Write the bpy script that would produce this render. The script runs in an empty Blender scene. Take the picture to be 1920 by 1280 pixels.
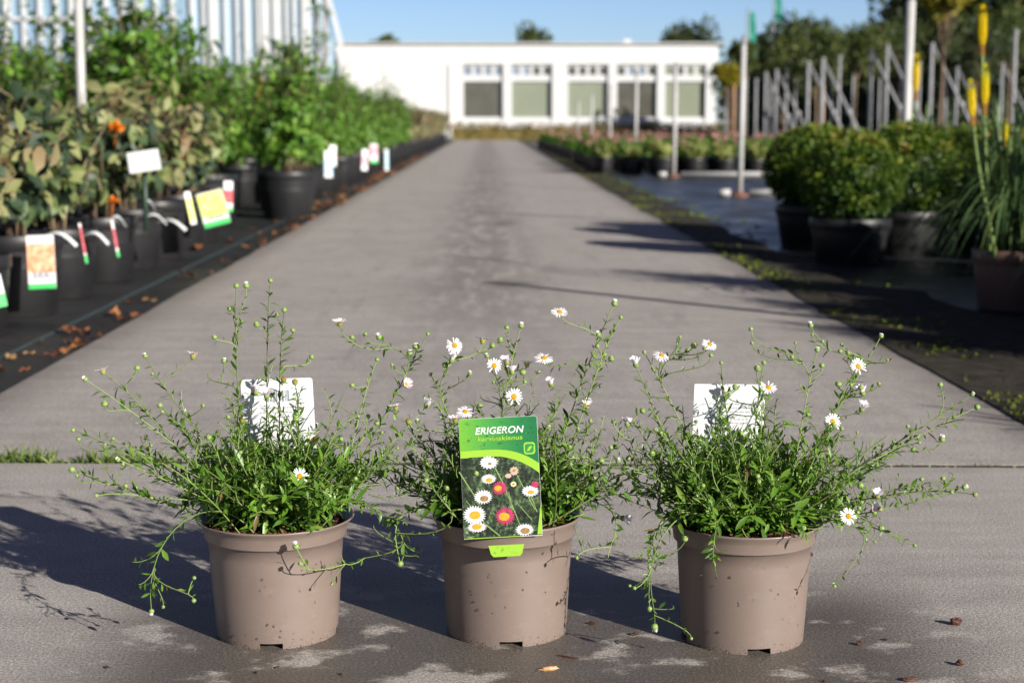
import bpy, math, random
from mathutils import Vector, Matrix, Quaternion, noise
sc = bpy.context.scene
COL = sc.collection
PI = math.pi
# ------------------------------------------------------------------ camera, sky, sun, exposure
CAM_Z, FPX = 0.66, 3000.0
PITCH = math.atan(410 / FPX)
YAW = math.atan(47 / FPX / math.cos(PITCH))
cd = bpy.data.cameras.new("camera"); cam = bpy.data.objects.new("camera", cd); COL.objects.link(cam)
cam.location = (0, 0, CAM_Z); cam.rotation_euler = (PI / 2 - PITCH, 0, -YAW)
cd.sensor_width = 36; cd.lens = FPX / 1920 * 36; cd.clip_start = 0.05; cd.clip_end = 2000
cd.dof.use_dof = True; cd.dof.focus_distance = 2.05; cd.dof.aperture_fstop = 6.0; cd.dof.aperture_blades = 8
sc.camera = cam

SUN_EL, SUN_AZ = math.radians(20.5), math.radians(137.5)        # azimuth clockwise from +Y
sun_dir = Vector((math.cos(SUN_EL) * math.sin(SUN_AZ), math.cos(SUN_EL) * math.cos(SUN_AZ), math.sin(SUN_EL)))
TINT_LOW, TINT_HIGH = (.80, 1.02, 1.62), (.52, .37, .46)                        # sky colour multiplied: bluer low down, dimmed overhead to weaken shadow fill
w = bpy.data.worlds.new("World"); sc.world = w; w.use_nodes = True
nt = w.node_tree; bgn = nt.nodes["Background"]
sky = nt.nodes.new("ShaderNodeTexSky"); sky.sky_type = 'NISHITA'; sky.sun_disc = False
sky.sun_elevation = SUN_EL; sky.sun_rotation = SUN_AZ; sky.air_density = 1.0; sky.dust_density = 0.35; sky.ozone_density = 1.5; sky.altitude = 0
tcw = nt.nodes.new("ShaderNodeTexCoord"); spw = nt.nodes.new("ShaderNodeSeparateXYZ"); nt.links.new(tcw.outputs["Generated"], spw.inputs[0])
mrw = nt.nodes.new("ShaderNodeMapRange"); mrw.inputs[1].default_value = .05; mrw.inputs[2].default_value = .35; nt.links.new(spw.outputs[2], mrw.inputs[0])
tint = nt.nodes.new("ShaderNodeMix"); tint.data_type = 'RGBA'; tint.inputs[6].default_value = (*TINT_LOW, 1); tint.inputs[7].default_value = (*TINT_HIGH, 1); nt.links.new(mrw.outputs[0], tint.inputs[0])
mulw = nt.nodes.new("ShaderNodeMix"); mulw.data_type = 'RGBA'; mulw.blend_type = 'MULTIPLY'; mulw.inputs[0].default_value = 1; nt.links.new(sky.outputs[0], mulw.inputs[6]); nt.links.new(tint.outputs[2], mulw.inputs[7])
nt.links.new(mulw.outputs[2], bgn.inputs[0]); bgn.inputs[1].default_value = 0.055
sl = bpy.data.lights.new("sun", 'SUN'); sl.energy = 5.0; sl.angle = math.radians(0.5); sl.color = (1, 0.94, 0.85)
so = bpy.data.objects.new("sun", sl); COL.objects.link(so); so.rotation_euler = sun_dir.to_track_quat('Z', 'Y').to_euler()
so.location = sun_dir * 50
sc.view_settings.view_transform = 'Standard'; sc.view_settings.look = 'None'; sc.view_settings.exposure = 0.75; sc.view_settings.gamma = 1
sc.cycles.max_bounces = 8; sc.cycles.transparent_max_bounces = 8
try: sc.cycles.use_denoising = True
except Exception: pass

_fw = Vector((math.sin(YAW) * math.cos(PITCH), math.cos(YAW) * math.cos(PITCH), -math.sin(PITCH)))
_rt = Vector((math.cos(YAW), -math.sin(YAW), 0)); _up = _rt.cross(_fw)
def ray(px, py): return _fw + _rt * ((px - 960) / FPX) - _up * ((py - 640) / FPX)
def G(px, py, z=0.0):                                            # where a sight line meets the height z
    d = ray(px, py); return Vector((0, 0, CAM_Z)) + d * ((z - CAM_Z) / d.z)
def AT(px, py, Y):                                               # where a sight line meets the depth Y
    d = ray(px, py); return Vector((0, 0, CAM_Z)) + d * (Y / d.y)

# ------------------------------------------------------------------ materials
def _mat(name):
    m = bpy.data.materials.new(name); m.use_nodes = True
    n = m.node_tree.nodes; return m, n, m.node_tree.links, n["Principled BSDF"]
def _ramp(n, stops, interp='LINEAR'):
    r = n.new("ShaderNodeValToRGB"); cr = r.color_ramp; cr.interpolation = interp
    while len(cr.elements) < len(stops): cr.elements.new(0.5)
    for e, (p, c) in zip(cr.elements, stops): e.position = p; e.color = (*c, 1)
    return r
def _noise(n, l, scale, detail=4, rough=.55, coord=None, mapping=None):
    t = n.new("ShaderNodeTexNoise"); t.inputs["Scale"].default_value = scale; t.inputs["Detail"].default_value = detail
    t.inputs["Roughness"].default_value = rough
    if coord is not None:
        if mapping:
            mp = n.new("ShaderNodeMapping"); mp.inputs["Scale"].default_value = mapping; l.new(coord, mp.inputs[0]); coord = mp.outputs[0]
        l.new(coord, t.inputs["Vector"])
    return t
def plain(name, col, rough=.6, spec=.5, metal=0, var=.12, scale=30, bump=0, coat=0):
    m, n, l, b = _mat(name)
    tc = n.new("ShaderNodeTexCoord"); t = _noise(n, l, scale, 4, .6, tc.outputs["Object"])
    r = _ramp(n, [(.3, tuple(c * (1 - var) for c in col)), (.7, tuple(min(1, c * (1 + var)) for c in col))])
    l.new(t.outputs["Fac"], r.inputs[0]); l.new(r.outputs[0], b.inputs["Base Color"])
    b.inputs["Roughness"].default_value = rough; b.inputs["Metallic"].default_value = metal
    b.inputs["Specular IOR Level"].default_value = spec
    if coat: b.inputs["Coat Weight"].default_value = coat
    if bump:
        bp = n.new("ShaderNodeBump"); bp.inputs["Strength"].default_value = bump; bp.inputs["Distance"].default_value = .01
        l.new(t.outputs["Fac"], bp.inputs["Height"]); l.new(bp.outputs[0], b.inputs["Normal"])
    return m
def leafy(name, stops, transl=.3, rough=.45, spec=.4):           # colour differs from leaf to leaf by the face attribute 'var'
    m, n, l, b = _mat(name)
    a = n.new("ShaderNodeAttribute"); a.attribute_name = "var"
    r = _ramp(n, stops); l.new(a.outputs["Fac"], r.inputs[0]); l.new(r.outputs[0], b.inputs["Base Color"])
    b.inputs["Roughness"].default_value = rough; b.inputs["Specular IOR Level"].default_value = spec
    if transl:
        t = n.new("ShaderNodeBsdfTranslucent"); mx = n.new("ShaderNodeMixShader"); mx.inputs[0].default_value = transl
        hs = n.new("ShaderNodeHueSaturation"); hs.inputs["Value"].default_value = 1.35; hs.inputs["Saturation"].default_value = 1.1
        l.new(r.outputs[0], hs.inputs["Color"]); l.new(hs.outputs[0], t.inputs["Color"])
        l.new(b.outputs[0], mx.inputs[1]); l.new(t.outputs[0], mx.inputs[2]); l.new(mx.outputs[0], n["Material Output"].inputs[0])
    return m

def concrete_mat():
    m, n, l, b = _mat("concrete")
    tc = n.new("ShaderNodeTexCoord"); P = tc.outputs["Object"]
    big = _noise(n, l, 1.3, 5, .6, P); med = _noise(n, l, 9, 6, .65, P); strk = _noise(n, l, 3, 5, .6, P, (.9, 5, 1)); fine = _noise(n, l, 250, 4, .85, P); spk = _noise(n, l, 260, 3, .7, P)
    lane = _noise(n, l, 2.2, 6, .7, P, (5, .8, 1))
    def math_(op, a, c=None, v=None):
        q = n.new("ShaderNodeMath"); q.operation = op
        for i, x in enumerate((a, c)):
            if x is None: continue
            if isinstance(x, (int, float)): q.inputs[i].default_value = x
            else: l.new(x, q.inputs[i])
        return q.outputs[0]
    def rmp(x, a, c):
        q = n.new("ShaderNodeMapRange"); q.interpolation_type = 'SMOOTHSTEP'; q.inputs[1].default_value = a; q.inputs[2].default_value = c
        l.new(x, q.inputs[0]); return q.outputs[0]
    base = _ramp(n, [(.3, (.26, .239, .222)), (.5, (.36, .333, .311)), (.72, (.46, .428, .400))])
    s = math_('ADD', math_('MULTIPLY', big.outputs["Fac"], .3), math_('MULTIPLY', med.outputs["Fac"], .3))
    s = math_('ADD', s, math_('MULTIPLY', strk.outputs["Fac"], .4)); l.new(s, base.inputs[0])
    # aggregate grains
    g = _ramp(n, [(.36, (.42, .42, .43)), (.46, (.86, .86, .86)), (.55, (1.08, 1.08, 1.07)), (.64, (1.9, 1.86, 1.8))]); l.new(fine.outputs["Fac"], g.inputs[0])
    mul = n.new("ShaderNodeMix"); mul.data_type = 'RGBA'; mul.blend_type = 'MULTIPLY'; mul.inputs[0].default_value = 1.0
    l.new(base.outputs[0], mul.inputs[6]); l.new(g.outputs[0], mul.inputs[7])
    sp = n.new("ShaderNodeSeparateXYZ"); l.new(P, sp.inputs[0]); X, Y = sp.outputs[0], sp.outputs[1]
    # damp patches round the flower pots
    zone = math_('MULTIPLY', rmp(Y, 2.40, 2.06), rmp(math_('ABSOLUTE', math_('ADD', X, -.05)), .66, .40))
    dn = _noise(n, l, 8.5, 5, .6, P, (1, 1.25, 1)); damp = math_('MULTIPLY', rmp(dn.outputs["Fac"], .36, .47), zone)
    # worn, dirtier middle of the path, and dark oval spots along it
    mid = math_('MULTIPLY', rmp(math_('ABSOLUTE', math_('ADD', X, .02)), .45, .05), rmp(Y, 3.6, 6.5))
    mid = math_('MULTIPLY', mid, rmp(lane.outputs["Fac"], .36, .56))
    wide = math_('MULTIPLY', rmp(lane.outputs["Fac"], .52, .68), math_('MULTIPLY', rmp(Y, 3, 4), .5))
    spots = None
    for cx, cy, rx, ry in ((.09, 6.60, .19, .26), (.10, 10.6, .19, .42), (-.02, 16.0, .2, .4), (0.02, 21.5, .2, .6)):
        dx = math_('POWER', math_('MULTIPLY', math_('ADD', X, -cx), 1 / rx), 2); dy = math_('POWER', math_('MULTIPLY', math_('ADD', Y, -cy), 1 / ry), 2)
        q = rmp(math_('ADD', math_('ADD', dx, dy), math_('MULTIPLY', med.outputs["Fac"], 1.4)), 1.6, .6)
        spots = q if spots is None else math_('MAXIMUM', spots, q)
    edge = math_('MULTIPLY', rmp(math_('ADD', math_('ABSOLUTE', X), math_('MULTIPLY', med.outputs["Fac"], .25)), 1.14, 1.36), math_('MULTIPLY', rmp(Y, 3.0, 3.2), .75))
    d1 = n.new("ShaderNodeMix"); d1.data_type = 'RGBA'; d1.blend_type = 'MULTIPLY'; d1.inputs[7].default_value = (.31, .29, .265, 1)
    l.new(damp, d1.inputs[0]); l.new(mul.outputs[2], d1.inputs[6])
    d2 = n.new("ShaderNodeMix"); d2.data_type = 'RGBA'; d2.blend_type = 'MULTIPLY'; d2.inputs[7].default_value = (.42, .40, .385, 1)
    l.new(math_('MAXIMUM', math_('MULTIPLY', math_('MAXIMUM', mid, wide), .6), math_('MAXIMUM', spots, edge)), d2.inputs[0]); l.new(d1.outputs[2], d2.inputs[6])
    l.new(d2.outputs[2], b.inputs["Base Color"])
    rr = n.new("ShaderNodeMapRange"); rr.inputs[3].default_value = .8; rr.inputs[4].default_value = .5; l.new(damp, rr.inputs[0]); l.new(rr.outputs[0], b.inputs["Roughness"])
    b.inputs["Specular IOR Level"].default_value = .5
    h = math_('ADD', math_('MULTIPLY', spk.outputs["Fac"], .6), math_('MULTIPLY', fine.outputs["Fac"], .5))
    bp = n.new("ShaderNodeBump"); bp.inputs["Strength"].default_value = .65; bp.inputs["Distance"].default_value = .0024
    l.new(h, bp.inputs["Height"]); l.new(bp.outputs[0], b.inputs["Normal"])
    return m
def mat_mat(name, dry, wet, rough_lo, rough_hi):                  # woven ground cloth with a fine weave and damp areas
    m, n, l, b = _mat(name); tc = n.new("ShaderNodeTexCoord"); P = tc.outputs["Object"]
    t = _noise(n, l, 2.3, 5, .6, P); f = _noise(n, l, 60, 3, .6, P)
    wv = n.new("ShaderNodeTexWave"); wv.inputs["Scale"].default_value = 45; wv.inputs["Distortion"].default_value = 1.5; l.new(P, wv.inputs["Vector"])
    r = _ramp(n, [(.35, wet), (.65, dry)]); l.new(t.outputs["Fac"], r.inputs[0])
    mx = n.new("ShaderNodeMix"); mx.data_type = 'RGBA'; mx.blend_type = 'MULTIPLY'; mx.inputs[0].default_value = .5
    l.new(r.outputs[0], mx.inputs[6]); l.new(f.outputs["Color"], mx.inputs[7]); l.new(mx.outputs[2], b.inputs["Base Color"])
    rr = n.new("ShaderNodeMapRange"); rr.inputs[1].default_value = .35; rr.inputs[2].default_value = .65; rr.inputs[3].default_value = rough_lo; rr.inputs[4].default_value = rough_hi
    l.new(t.outputs["Fac"], rr.inputs[0]); l.new(rr.outputs[0], b.inputs["Roughness"])
    bp = n.new("ShaderNodeBump"); bp.inputs["Strength"].default_value = .25; bp.inputs["Distance"].default_value = .01
    l.new(t.outputs["Fac"], bp.inputs["Height"]); bp2 = n.new("ShaderNodeBump"); bp2.inputs["Strength"].default_value = .15; bp2.inputs["Distance"].default_value = .002
    l.new(wv.outputs["Fac"], bp2.inputs["Height"]); l.new(bp.outputs[0], bp2.inputs["Normal"]); l.new(bp2.outputs[0], b.inputs["Normal"])
    return m
def pot_mat(name, col, dirt, rough=.38, low=.03):                 # plastic with specks of soil, more of them low down
    m, n, l, b = _mat(name); tc = n.new("ShaderNodeTexCoord"); P = tc.outputs["Object"]
    t = _noise(n, l, 14, 4, .6, P); r = _ramp(n, [(.3, tuple(c * .93 for c in col)), (.7, tuple(c * 1.05 for c in col))]); l.new(t.outputs["Fac"], r.inputs[0])
    s = _noise(n, l, 430, 3, .6, P); sp = n.new("ShaderNodeSeparateXYZ"); l.new(P, sp.inputs[0])
    mr = n.new("ShaderNodeMapRange"); mr.inputs[1].default_value = 0; mr.inputs[2].default_value = low; mr.inputs[3].default_value = .19; mr.inputs[4].default_value = 0; l.new(sp.outputs[2], mr.inputs[0])
    ad = n.new("ShaderNodeMath"); ad.operation = 'ADD'; l.new(s.outputs["Fac"], ad.inputs[0]); l.new(mr.outputs[0], ad.inputs[1])
    q = n.new("ShaderNodeMapRange"); q.inputs[1].default_value = .745; q.inputs[2].default_value = .78; l.new(ad.outputs[0], q.inputs[0])
    sn = _noise(n, l, 42, 5, .7, P, (1, 1, 2.6)); sq = n.new("ShaderNodeMapRange"); sq.inputs[1].default_value = .56; sq.inputs[2].default_value = .74; sq.inputs[4].default_value = .30; l.new(sn.outputs["Fac"], sq.inputs[0])
    sc_ = n.new("ShaderNodeMix"); sc_.data_type = 'RGBA'; l.new(sq.outputs[0], sc_.inputs[0]); l.new(r.outputs[0], sc_.inputs[6]); sc_.inputs[7].default_value = (*[min(1, c * 1.45 + .02) for c in col], 1)
    mx = n.new("ShaderNodeMix"); mx.data_type = 'RGBA'; l.new(q.outputs[0], mx.inputs[0]); l.new(sc_.outputs[2], mx.inputs[6]); mx.inputs[7].default_value = (*dirt, 1)
    l.new(mx.outputs[2], b.inputs["Base Color"])
    rr = n.new("ShaderNodeMapRange"); rr.inputs[3].default_value = rough - .08; rr.inputs[4].default_value = rough + .15; l.new(t.outputs["Fac"], rr.inputs[0]); l.new(rr.outputs[0], b.inputs["Roughness"])
    return m

M = {}
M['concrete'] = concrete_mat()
M['cloth'] = mat_mat("ground_cloth", (.022, .022, .026), (.014, .014, .016), .45, .75)
M['cloth_wet'] = mat_mat("damp_ground_cloth", (.030, .032, .038), (.022, .024, .03), .22, .55)
M['earth'] = plain("earth", (.05, .04, .03), .95, .2, 0, .4, 6)
M['field'] = plain("field", (.06, .075, .03), .95, .2, 0, .35, .5)
M['taupe'] = pot_mat("taupe_plastic", (.180, .139, .118), (.05, .035, .022))
M['black'] = pot_mat("black_plastic", (.013, .013, .0145), (.06, .045, .03), .45, .06)
M['terra'] = pot_mat("brown_plastic", (.13, .075, .06), (.05, .035, .022), .5, .06)
M['soil'] = plain("bark_soil", (.045, .020, .012), .8, .3, 0, .6, 260, .6)
M['bark'] = leafy("bark_chips", [(0, (.02, .008, .005)), (.5, (.075, .026, .014)), (1, (.15, .06, .03))], 0, .6)
M['coir'] = plain("dry_mulch", (.20, .105, .05), .9, .2, 0, .3, 40, .6)
M['leaf'] = leafy("fleabane_leaf", [(0, (.026, .062, .009)), (.35, (.072, .168, .017)), (.75, (.155, .29, .032)), (.93, (.23, .36, .065)), (1, (.18, .11, .05))], .28, .38, .5)
M['stem'] = leafy("fleabane_stem", [(0, (.085, .11, .030)), (.35, (.13, .19, .05)), (.7, (.20, .29, .075)), (.9, (.22, .27, .10)), (1, (.13, .06, .035))], .0, .45)
M['bud'] = leafy("bud_green", [(0, (.15, .27, .05)), (1, (.33, .44, .14))], .15, .5)
M['petal'] = leafy("white_petal", [(0, (.78, .76, .80)), (.7, (.85, .84, .86)), (.9, (.80, .70, .78)), (1, (.70, .42, .55))], .25, .5, .3)
M['disc'] = plain("yellow_disc", (.74, .40, .02), .7, .3, 0, .35, 1400, .7)
M['spent'] = plain("spent_disc", (.42, .26, .05), .8, .3, 0, .35, 1400, .7)
M['card_white'] = plain("white_card", (.64, .65, .66), .35, .5, 0, .02, 8)
M['print_grey'] = plain("grey_print", (.22, .24, .27), .5, .5, 0, .05, 30)
M['white'] = plain("white_paint", (.62, .62, .615), .55, .4, 0, .03, 2)
M['white_trim'] = plain("white_trim", (.54, .55, .56), .5, .4, 0, .03, 2)
M['fascia'] = plain("roof_edge", (.38, .38, .375), .6, .4, 0, .05, 2)
M['ghframe'] = plain("greenhouse_frame", (.52, .54, .55), .5, .5, 0, .05, 2)
M['blind'] = plain("window_blind", (.20, .225, .165), .35, .5, 0, .06, 1.2, 0, .6)
M['dkpane'] = plain("dark_pane", (.085, .082, .066), .2, .5, 0, .2, 1.5, 0, .6)
M['bluepane'] = plain("sky_pane", (.22, .27, .33), .12, .5, 0, .15, 1, 0, .8)
M['glass'] = plain("greenhouse_glass", (.20, .30, .40), .18, .5, 0, .12, .6, 0, .5)
M['glass_pale'] = plain("greenhouse_glass_pale", (.36, .47, .56), .25, .5, 0, .10, .6, 0, .5)
M['pole'] = plain("white_pole", (.40, .40, .39), .5, .5, 0, .10, 12)
M['rust'] = plain("rusty_foot", (.16, .07, .04), .8, .3, 0, .3, 30)
M['galv'] = plain("galvanised_steel", (.25, .255, .265), .55, .4, .0, .2, 12)
M['trunk'] = plain("tree_bark", (.17, .12, .08), .9, .2, 0, .35, 22, .5)
M['stake'] = plain("wooden_stake", (.30, .18, .10), .8, .3, 0, .2, 18)
M['twig'] = leafy("shrub_twig", [(0, (.055, .035, .022)), (.6, (.11, .075, .045)), (1, (.26, .20, .12))], 0, .7)
M['teal'] = plain("teal_banner", (.02, .20, .15), .6, .3, 0, .1, 4)
M['withered'] = leafy("withered_leaf", [(0, (.030, .050, .032)), (.30, (.048, .082, .040)), (.46, (.10, .16, .045)), (.60, (.22, .25, .085)), (.78, (.25, .235, .12)), (.92, (.20, .13, .06)), (1, (.10, .05, .03))], .22, .5)
M['bright'] = leafy("bright_shrub_leaf", [(0, (.030, .080, .012)), (.4, (.075, .185, .022)), (.8, (.18, .33, .045)), (1, (.30, .43, .09))], .35, .42, .45)
M['olive'] = leafy("brown_green_leaf", [(0, (.08, .13, .04)), (.45, (.20, .22, .09)), (.75, (.34, .24, .16)), (1, (.42, .29, .21))], .3, .5)
M['rosepink'] = leafy("pink_blossom", [(0, (.50, .22, .22)), (1, (.66, .42, .40))], .3, .6)
M['bedleaf'] = leafy("bedding_leaf", [(0, (.05, .09, .02)), (.5, (.15, .20, .045)), (1, (.32, .34, .10))], .3, .5)
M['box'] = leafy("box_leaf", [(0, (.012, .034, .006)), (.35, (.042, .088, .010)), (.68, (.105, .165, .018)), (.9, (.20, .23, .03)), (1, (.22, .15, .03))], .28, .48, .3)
M['blade'] = leafy("grassy_blade", [(0, (.035, .075, .028)), (.6, (.075, .135, .05)), (1, (.14, .20, .06))], .2, .4, .5)
M['poker'] = leafy("poker_floret", [(0, (.50, .20, .05)), (.16, (.62, .36, .06)), (.3, (.80, .60, .01)), (.7, (.82, .66, .01)), (1, (.68, .64, .03))], .25, .5)
M['pokerstem'] = plain("poker_stem", (.13, .19, .05), .5, .4, 0, .15, 20)
M['treeleaf'] = leafy("tree_leaf", [(0, (.028, .050, .014)), (.5, (.075, .105, .026)), (.85, (.16, .17, .04)), (1, (.28, .23, .04))], .3, .5)
M['treedark'] = leafy("dark_tree_leaf", [(0, (.022, .038, .016)), (.6, (.062, .088, .032)), (1, (.14, .15, .05))], .25, .5)
M['yellowleaf'] = leafy("yellow_leaf", [(0, (.14, .15, .02)), (.6, (.34, .29, .03)), (1, (.45, .36, .04))], .35, .5)
M['hedge'] = leafy("ochre_hedge_leaf", [(0, (.09, .08, .02)), (.5, (.20, .155, .04)), (1, (.32, .22, .07))], .25, .6)
M['moss'] = leafy("moss", [(0, (.035, .042, .014)), (.5, (.10, .13, .016)), (1, (.20, .26, .02))], .15, .8, .2)
M['grass'] = leafy("grass_blade", [(0, (.07, .13, .02)), (.6, (.14, .22, .04)), (1, (.24, .26, .09))], .3, .5)
M['dead'] = leafy("dead_leaf", [(0, (.13, .05, .025)), (.5, (.30, .12, .05)), (.8, (.42, .19, .07)), (1, (.45, .30, .14))], .2, .6)

# ------------------------------------------------------------------ mesh helpers
class MB:
    def __init__(s): s.v = []; s.f = []; s.mi = []; s.va = []; s.sm = []
    def face(s, idx, m=0, va=0.0, sm=False): s.f.append(idx); s.mi.append(m); s.va.append(va); s.sm.append(sm)
    def box(s, c, d, m=0, rot=None, va=0):
        b = len(s.v); c = Vector(c)
        for x in (-.5, .5):
            for y in (-.5, .5):
                for z in (-.5, .5):
                    p = Vector((x * d[0], y * d[1], z * d[2])); p = (rot @ p if rot else p) + c; s.v.append(tuple(p))
        for q in ((0, 1, 3, 2), (4, 6, 7, 5), (0, 4, 5, 1), (2, 3, 7, 6), (0, 2, 6, 4), (1, 5, 7, 3)): s.face(tuple(b + i for i in q), m, va)
    def tube(s, pts, r0, r1=None, seg=6, m=0, va=0, cap=True, radii=None, sm=True):
        pts = [Vector(p) for p in pts]; n = len(pts); r1 = r0 if r1 is None else r1; b0 = len(s.v); a = None
        for i, p in enumerate(pts):
            t = (pts[min(i + 1, n - 1)] - pts[max(i - 1, 0)])
            t = t.normalized() if t.length > 1e-9 else Vector((0, 0, 1))
            if a is None: a = t.orthogonal().normalized()
            else:
                a = a - t * a.dot(t); a = a.normalized() if a.length > 1e-6 else t.orthogonal().normalized()
            bt = t.cross(a); r = radii[i] if radii else r0 + (r1 - r0) * i / max(1, n - 1)
            for k in range(seg):
                an = 2 * PI * k / seg; s.v.append(tuple(p + a * (math.cos(an) * r) + bt * (math.sin(an) * r)))
        for i in range(n - 1):
            for k in range(seg):
                q = b0 + i * seg; k2 = (k + 1) % seg; s.face((q + k, q + k2, q + seg + k2, q + seg + k), m, va, sm)
        if cap:
            s.face(tuple(b0 + k for k in reversed(range(seg))), m, va); s.face(tuple(b0 + (n - 1) * seg + k for k in range(seg)), m, va)
    def lathe(s, prof, seg=32, m=0, c=(0, 0, 0), sm=True, va=0, closed=False):
        b0 = len(s.v); n = len(prof)
        for r, z in prof:
            for k in range(seg):
                an = 2 * PI * k / seg; s.v.append((c[0] + r * math.cos(an), c[1] + r * math.sin(an), c[2] + z))
        for i in range(n - 1):
            for k in range(seg):
                k2 = (k + 1) % seg; s.face((b0 + i * seg + k, b0 + i * seg + k2, b0 + (i + 1) * seg + k2, b0 + (i + 1) * seg + k), m, va, sm)
    def ellip(s, c, r, nu=10, nv=6, m=0, va=0, jit=0, rot=None, rnd=random):
        b0 = len(s.v); c = Vector(c)
        for i in range(nv + 1):
            th = PI * i / nv
            for k in range(nu):
                ph = 2 * PI * k / nu; j = 1 + rnd.uniform(-jit, jit) if jit else 1
                p = Vector((r[0] * math.sin(th) * math.cos(ph) * j, r[1] * math.sin(th) * math.sin(ph) * j, r[2] * math.cos(th) * j))
                s.v.append(tuple(c + (rot @ p if rot else p)))
        for i in range(nv):
            for k in range(nu):
                k2 = (k + 1) % nu; s.face((b0 + i * nu + k, b0 + (i + 1) * nu + k, b0 + (i + 1) * nu + k2, b0 + i * nu + k2), m, va, True)
    def leaf(s, p, d, nrm, L, W, va=0, m=0, fold=.25, curl=0.0, hi=False):
        p = Vector(p); d = d.normalized(); side = d.cross(nrm)
        if side.length < 1e-4: side = d.orthogonal()
        side.normalize(); nrm = side.cross(d).normalized(); b = len(s.v)
        def pt(u, wd):
            c = p + d * (L * u) + nrm * (-curl * L * u * u)
            return c, c + side * (W * wd) + nrm * (fold * W * wd), c - side * (W * wd) + nrm * (fold * W * wd)
        if hi:
            s.v.append(tuple(p))
            for u, wd in ((.22, .26), (.5, .5), (.78, .34)):
                c, a1, a2 = pt(u, wd); s.v += [tuple(a1), tuple(c), tuple(a2)]
            s.v.append(tuple(pt(1, 0)[0]))
            s.face((b, b + 1, b + 2), m, va, True); s.face((b, b + 2, b + 3), m, va, True)
            for k in (1, 4): s.face((b + k, b + k + 3, b + k + 4, b + k + 1), m, va, True); s.face((b + k + 1, b + k + 4, b + k + 5, b + k + 2), m, va, True)
            s.face((b + 7, b + 10, b + 8), m, va, True); s.face((b + 8, b + 10, b + 9), m, va, True)
        else:
            c, a1, a2 = pt(.45, .5); e = pt(1, 0)[0]; s.v += [tuple(p), tuple(a1), tuple(e), tuple(a2), tuple(c)]
            s.face((b, b + 1, b + 4), m, va); s.face((b + 1, b + 2, b + 4), m, va); s.face((b + 2, b + 3, b + 4), m, va); s.face((b + 3, b, b + 4), m, va)
    def poly(s, pts, m=0, va=0):
        b = len(s.v); s.v += [tuple(p) for p in pts]; s.face(tuple(range(b, b + len(pts))), m, va)
    def prism(s, pts, z0, z1, m=0):                               # outline in xy pulled from z0 to z1
        n = len(pts); b = len(s.v); s.v += [(x, y, z0) for x, y in pts] + [(x, y, z1) for x, y in pts]
        s.face(tuple(b + i for i in reversed(range(n))), m); s.face(tuple(b + n + i for i in range(n)), m)
        for i in range(n): j = (i + 1) % n; s.face((b + i, b + j, b + n + j, b + n + i), m)
    def mesh(s, name, mats):
        me = bpy.data.meshes.new(name); me.from_pydata(s.v, [], s.f)
        if not isinstance(mats, (list, tuple)): mats = [mats]
        for m in mats: me.materials.append(m)
        me.polygons.foreach_set("material_index", s.mi); me.polygons.foreach_set("use_smooth", s.sm)
        at = me.attributes.new("var", 'FLOAT', 'FACE'); at.data.foreach_set("value", [float(x) for x in s.va]); me.update()
        return me
    def build(s, name, mats, parent=None): return link(name, s.mesh(name, mats), parent)
def link(name, me, parent=None, loc=None, rot=None, mat=None):
    o = bpy.data.objects.new(name, me); COL.objects.link(o)
    if parent: o.parent = parent
    if mat is not None: o.matrix_local = mat
    if loc is not None: o.location = loc
    if rot is not None: o.rotation_euler = rot
    return o
def tag(o, label, cat, group=None, kind=None):
    if label: o["label"] = label
    if cat: o["category"] = cat
    if group: o["group"] = group
    if kind: o["kind"] = kind
    return o
def thing(name, label, cat, loc=(0, 0, 0), rz=0, group=None, s=1):
    o = bpy.data.objects.new(name, None); COL.objects.link(o); o.empty_display_size = .05
    o.location = loc; o.rotation_euler = (0, 0, rz); o.scale = (s, s, s); return tag(o, label, cat, group)
def struct(name, mb, m): o = mb.build(name, m); o["kind"] = "structure"; return o
KIDS = {}
def dup(root, loc, rz, label, group=None, s=1, sz=None):
    def rec(o, parent):
        c = o.copy(); COL.objects.link(c)
        if parent is not None: c.parent = parent
        for ch in [k for k in o.children]: rec(ch, c)
        return c
    r = rec(root, None); r.location = loc; r.rotation_euler = (0, 0, rz); r.scale = (s, s, sz or s); r["label"] = label
    if group: r["group"] = group
    return r
def rv(R): 
    while True:
        v = Vector((R.uniform(-1, 1), R.uniform(-1, 1), R.uniform(-1, 1)))
        if .05 < v.length < 1: return v.normalized()
def bez(a, b, c, d, n):
    out = []
    for i in range(n + 1):
        t = i / n; q = 1 - t; out.append(a * q ** 3 + b * (3 * q * q * t) + c * (3 * q * t * t) + d * t ** 3)
    return out
def rect_slab(mb, x0, x1, y0, y1, z0, z1, m=0): mb.box(((x0 + x1) / 2, (y0 + y1) / 2, (z0 + z1) / 2), (x1 - x0, y1 - y0, z1 - z0), m)

# ------------------------------------------------------------------ the setting
g = MB(); g.poly([(-900, -300, -.06), (900, -300, -.06), (900, 1500, -.06), (-900, 1500, -.06)]); struct("ground", g, M['field'])
g = MB(); rect_slab(g, -14, 16, 2.2, 62, -.058, -.030); struct("nursery_earth", g, M['earth'])
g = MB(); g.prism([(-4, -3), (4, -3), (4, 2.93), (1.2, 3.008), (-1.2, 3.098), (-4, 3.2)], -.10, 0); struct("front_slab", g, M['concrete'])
g = MB(); R = random.Random(5)
lft = [(-1.2 + noise.noise((y * 1.7, 3, 0)) * .02, y) for y in [3.128 + i * .35 for i in range(170)]]
rgt = [(1.2 + noise.noise((y * 1.3, 9, 0)) * .03, y) for y in [3.036 + i * .35 for i in range(170)]]
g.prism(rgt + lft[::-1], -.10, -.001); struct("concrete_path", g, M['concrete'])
g = MB(); rect_slab(g, -5.4, -1.22, 3.25, 60, -.045, -.012)
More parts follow.
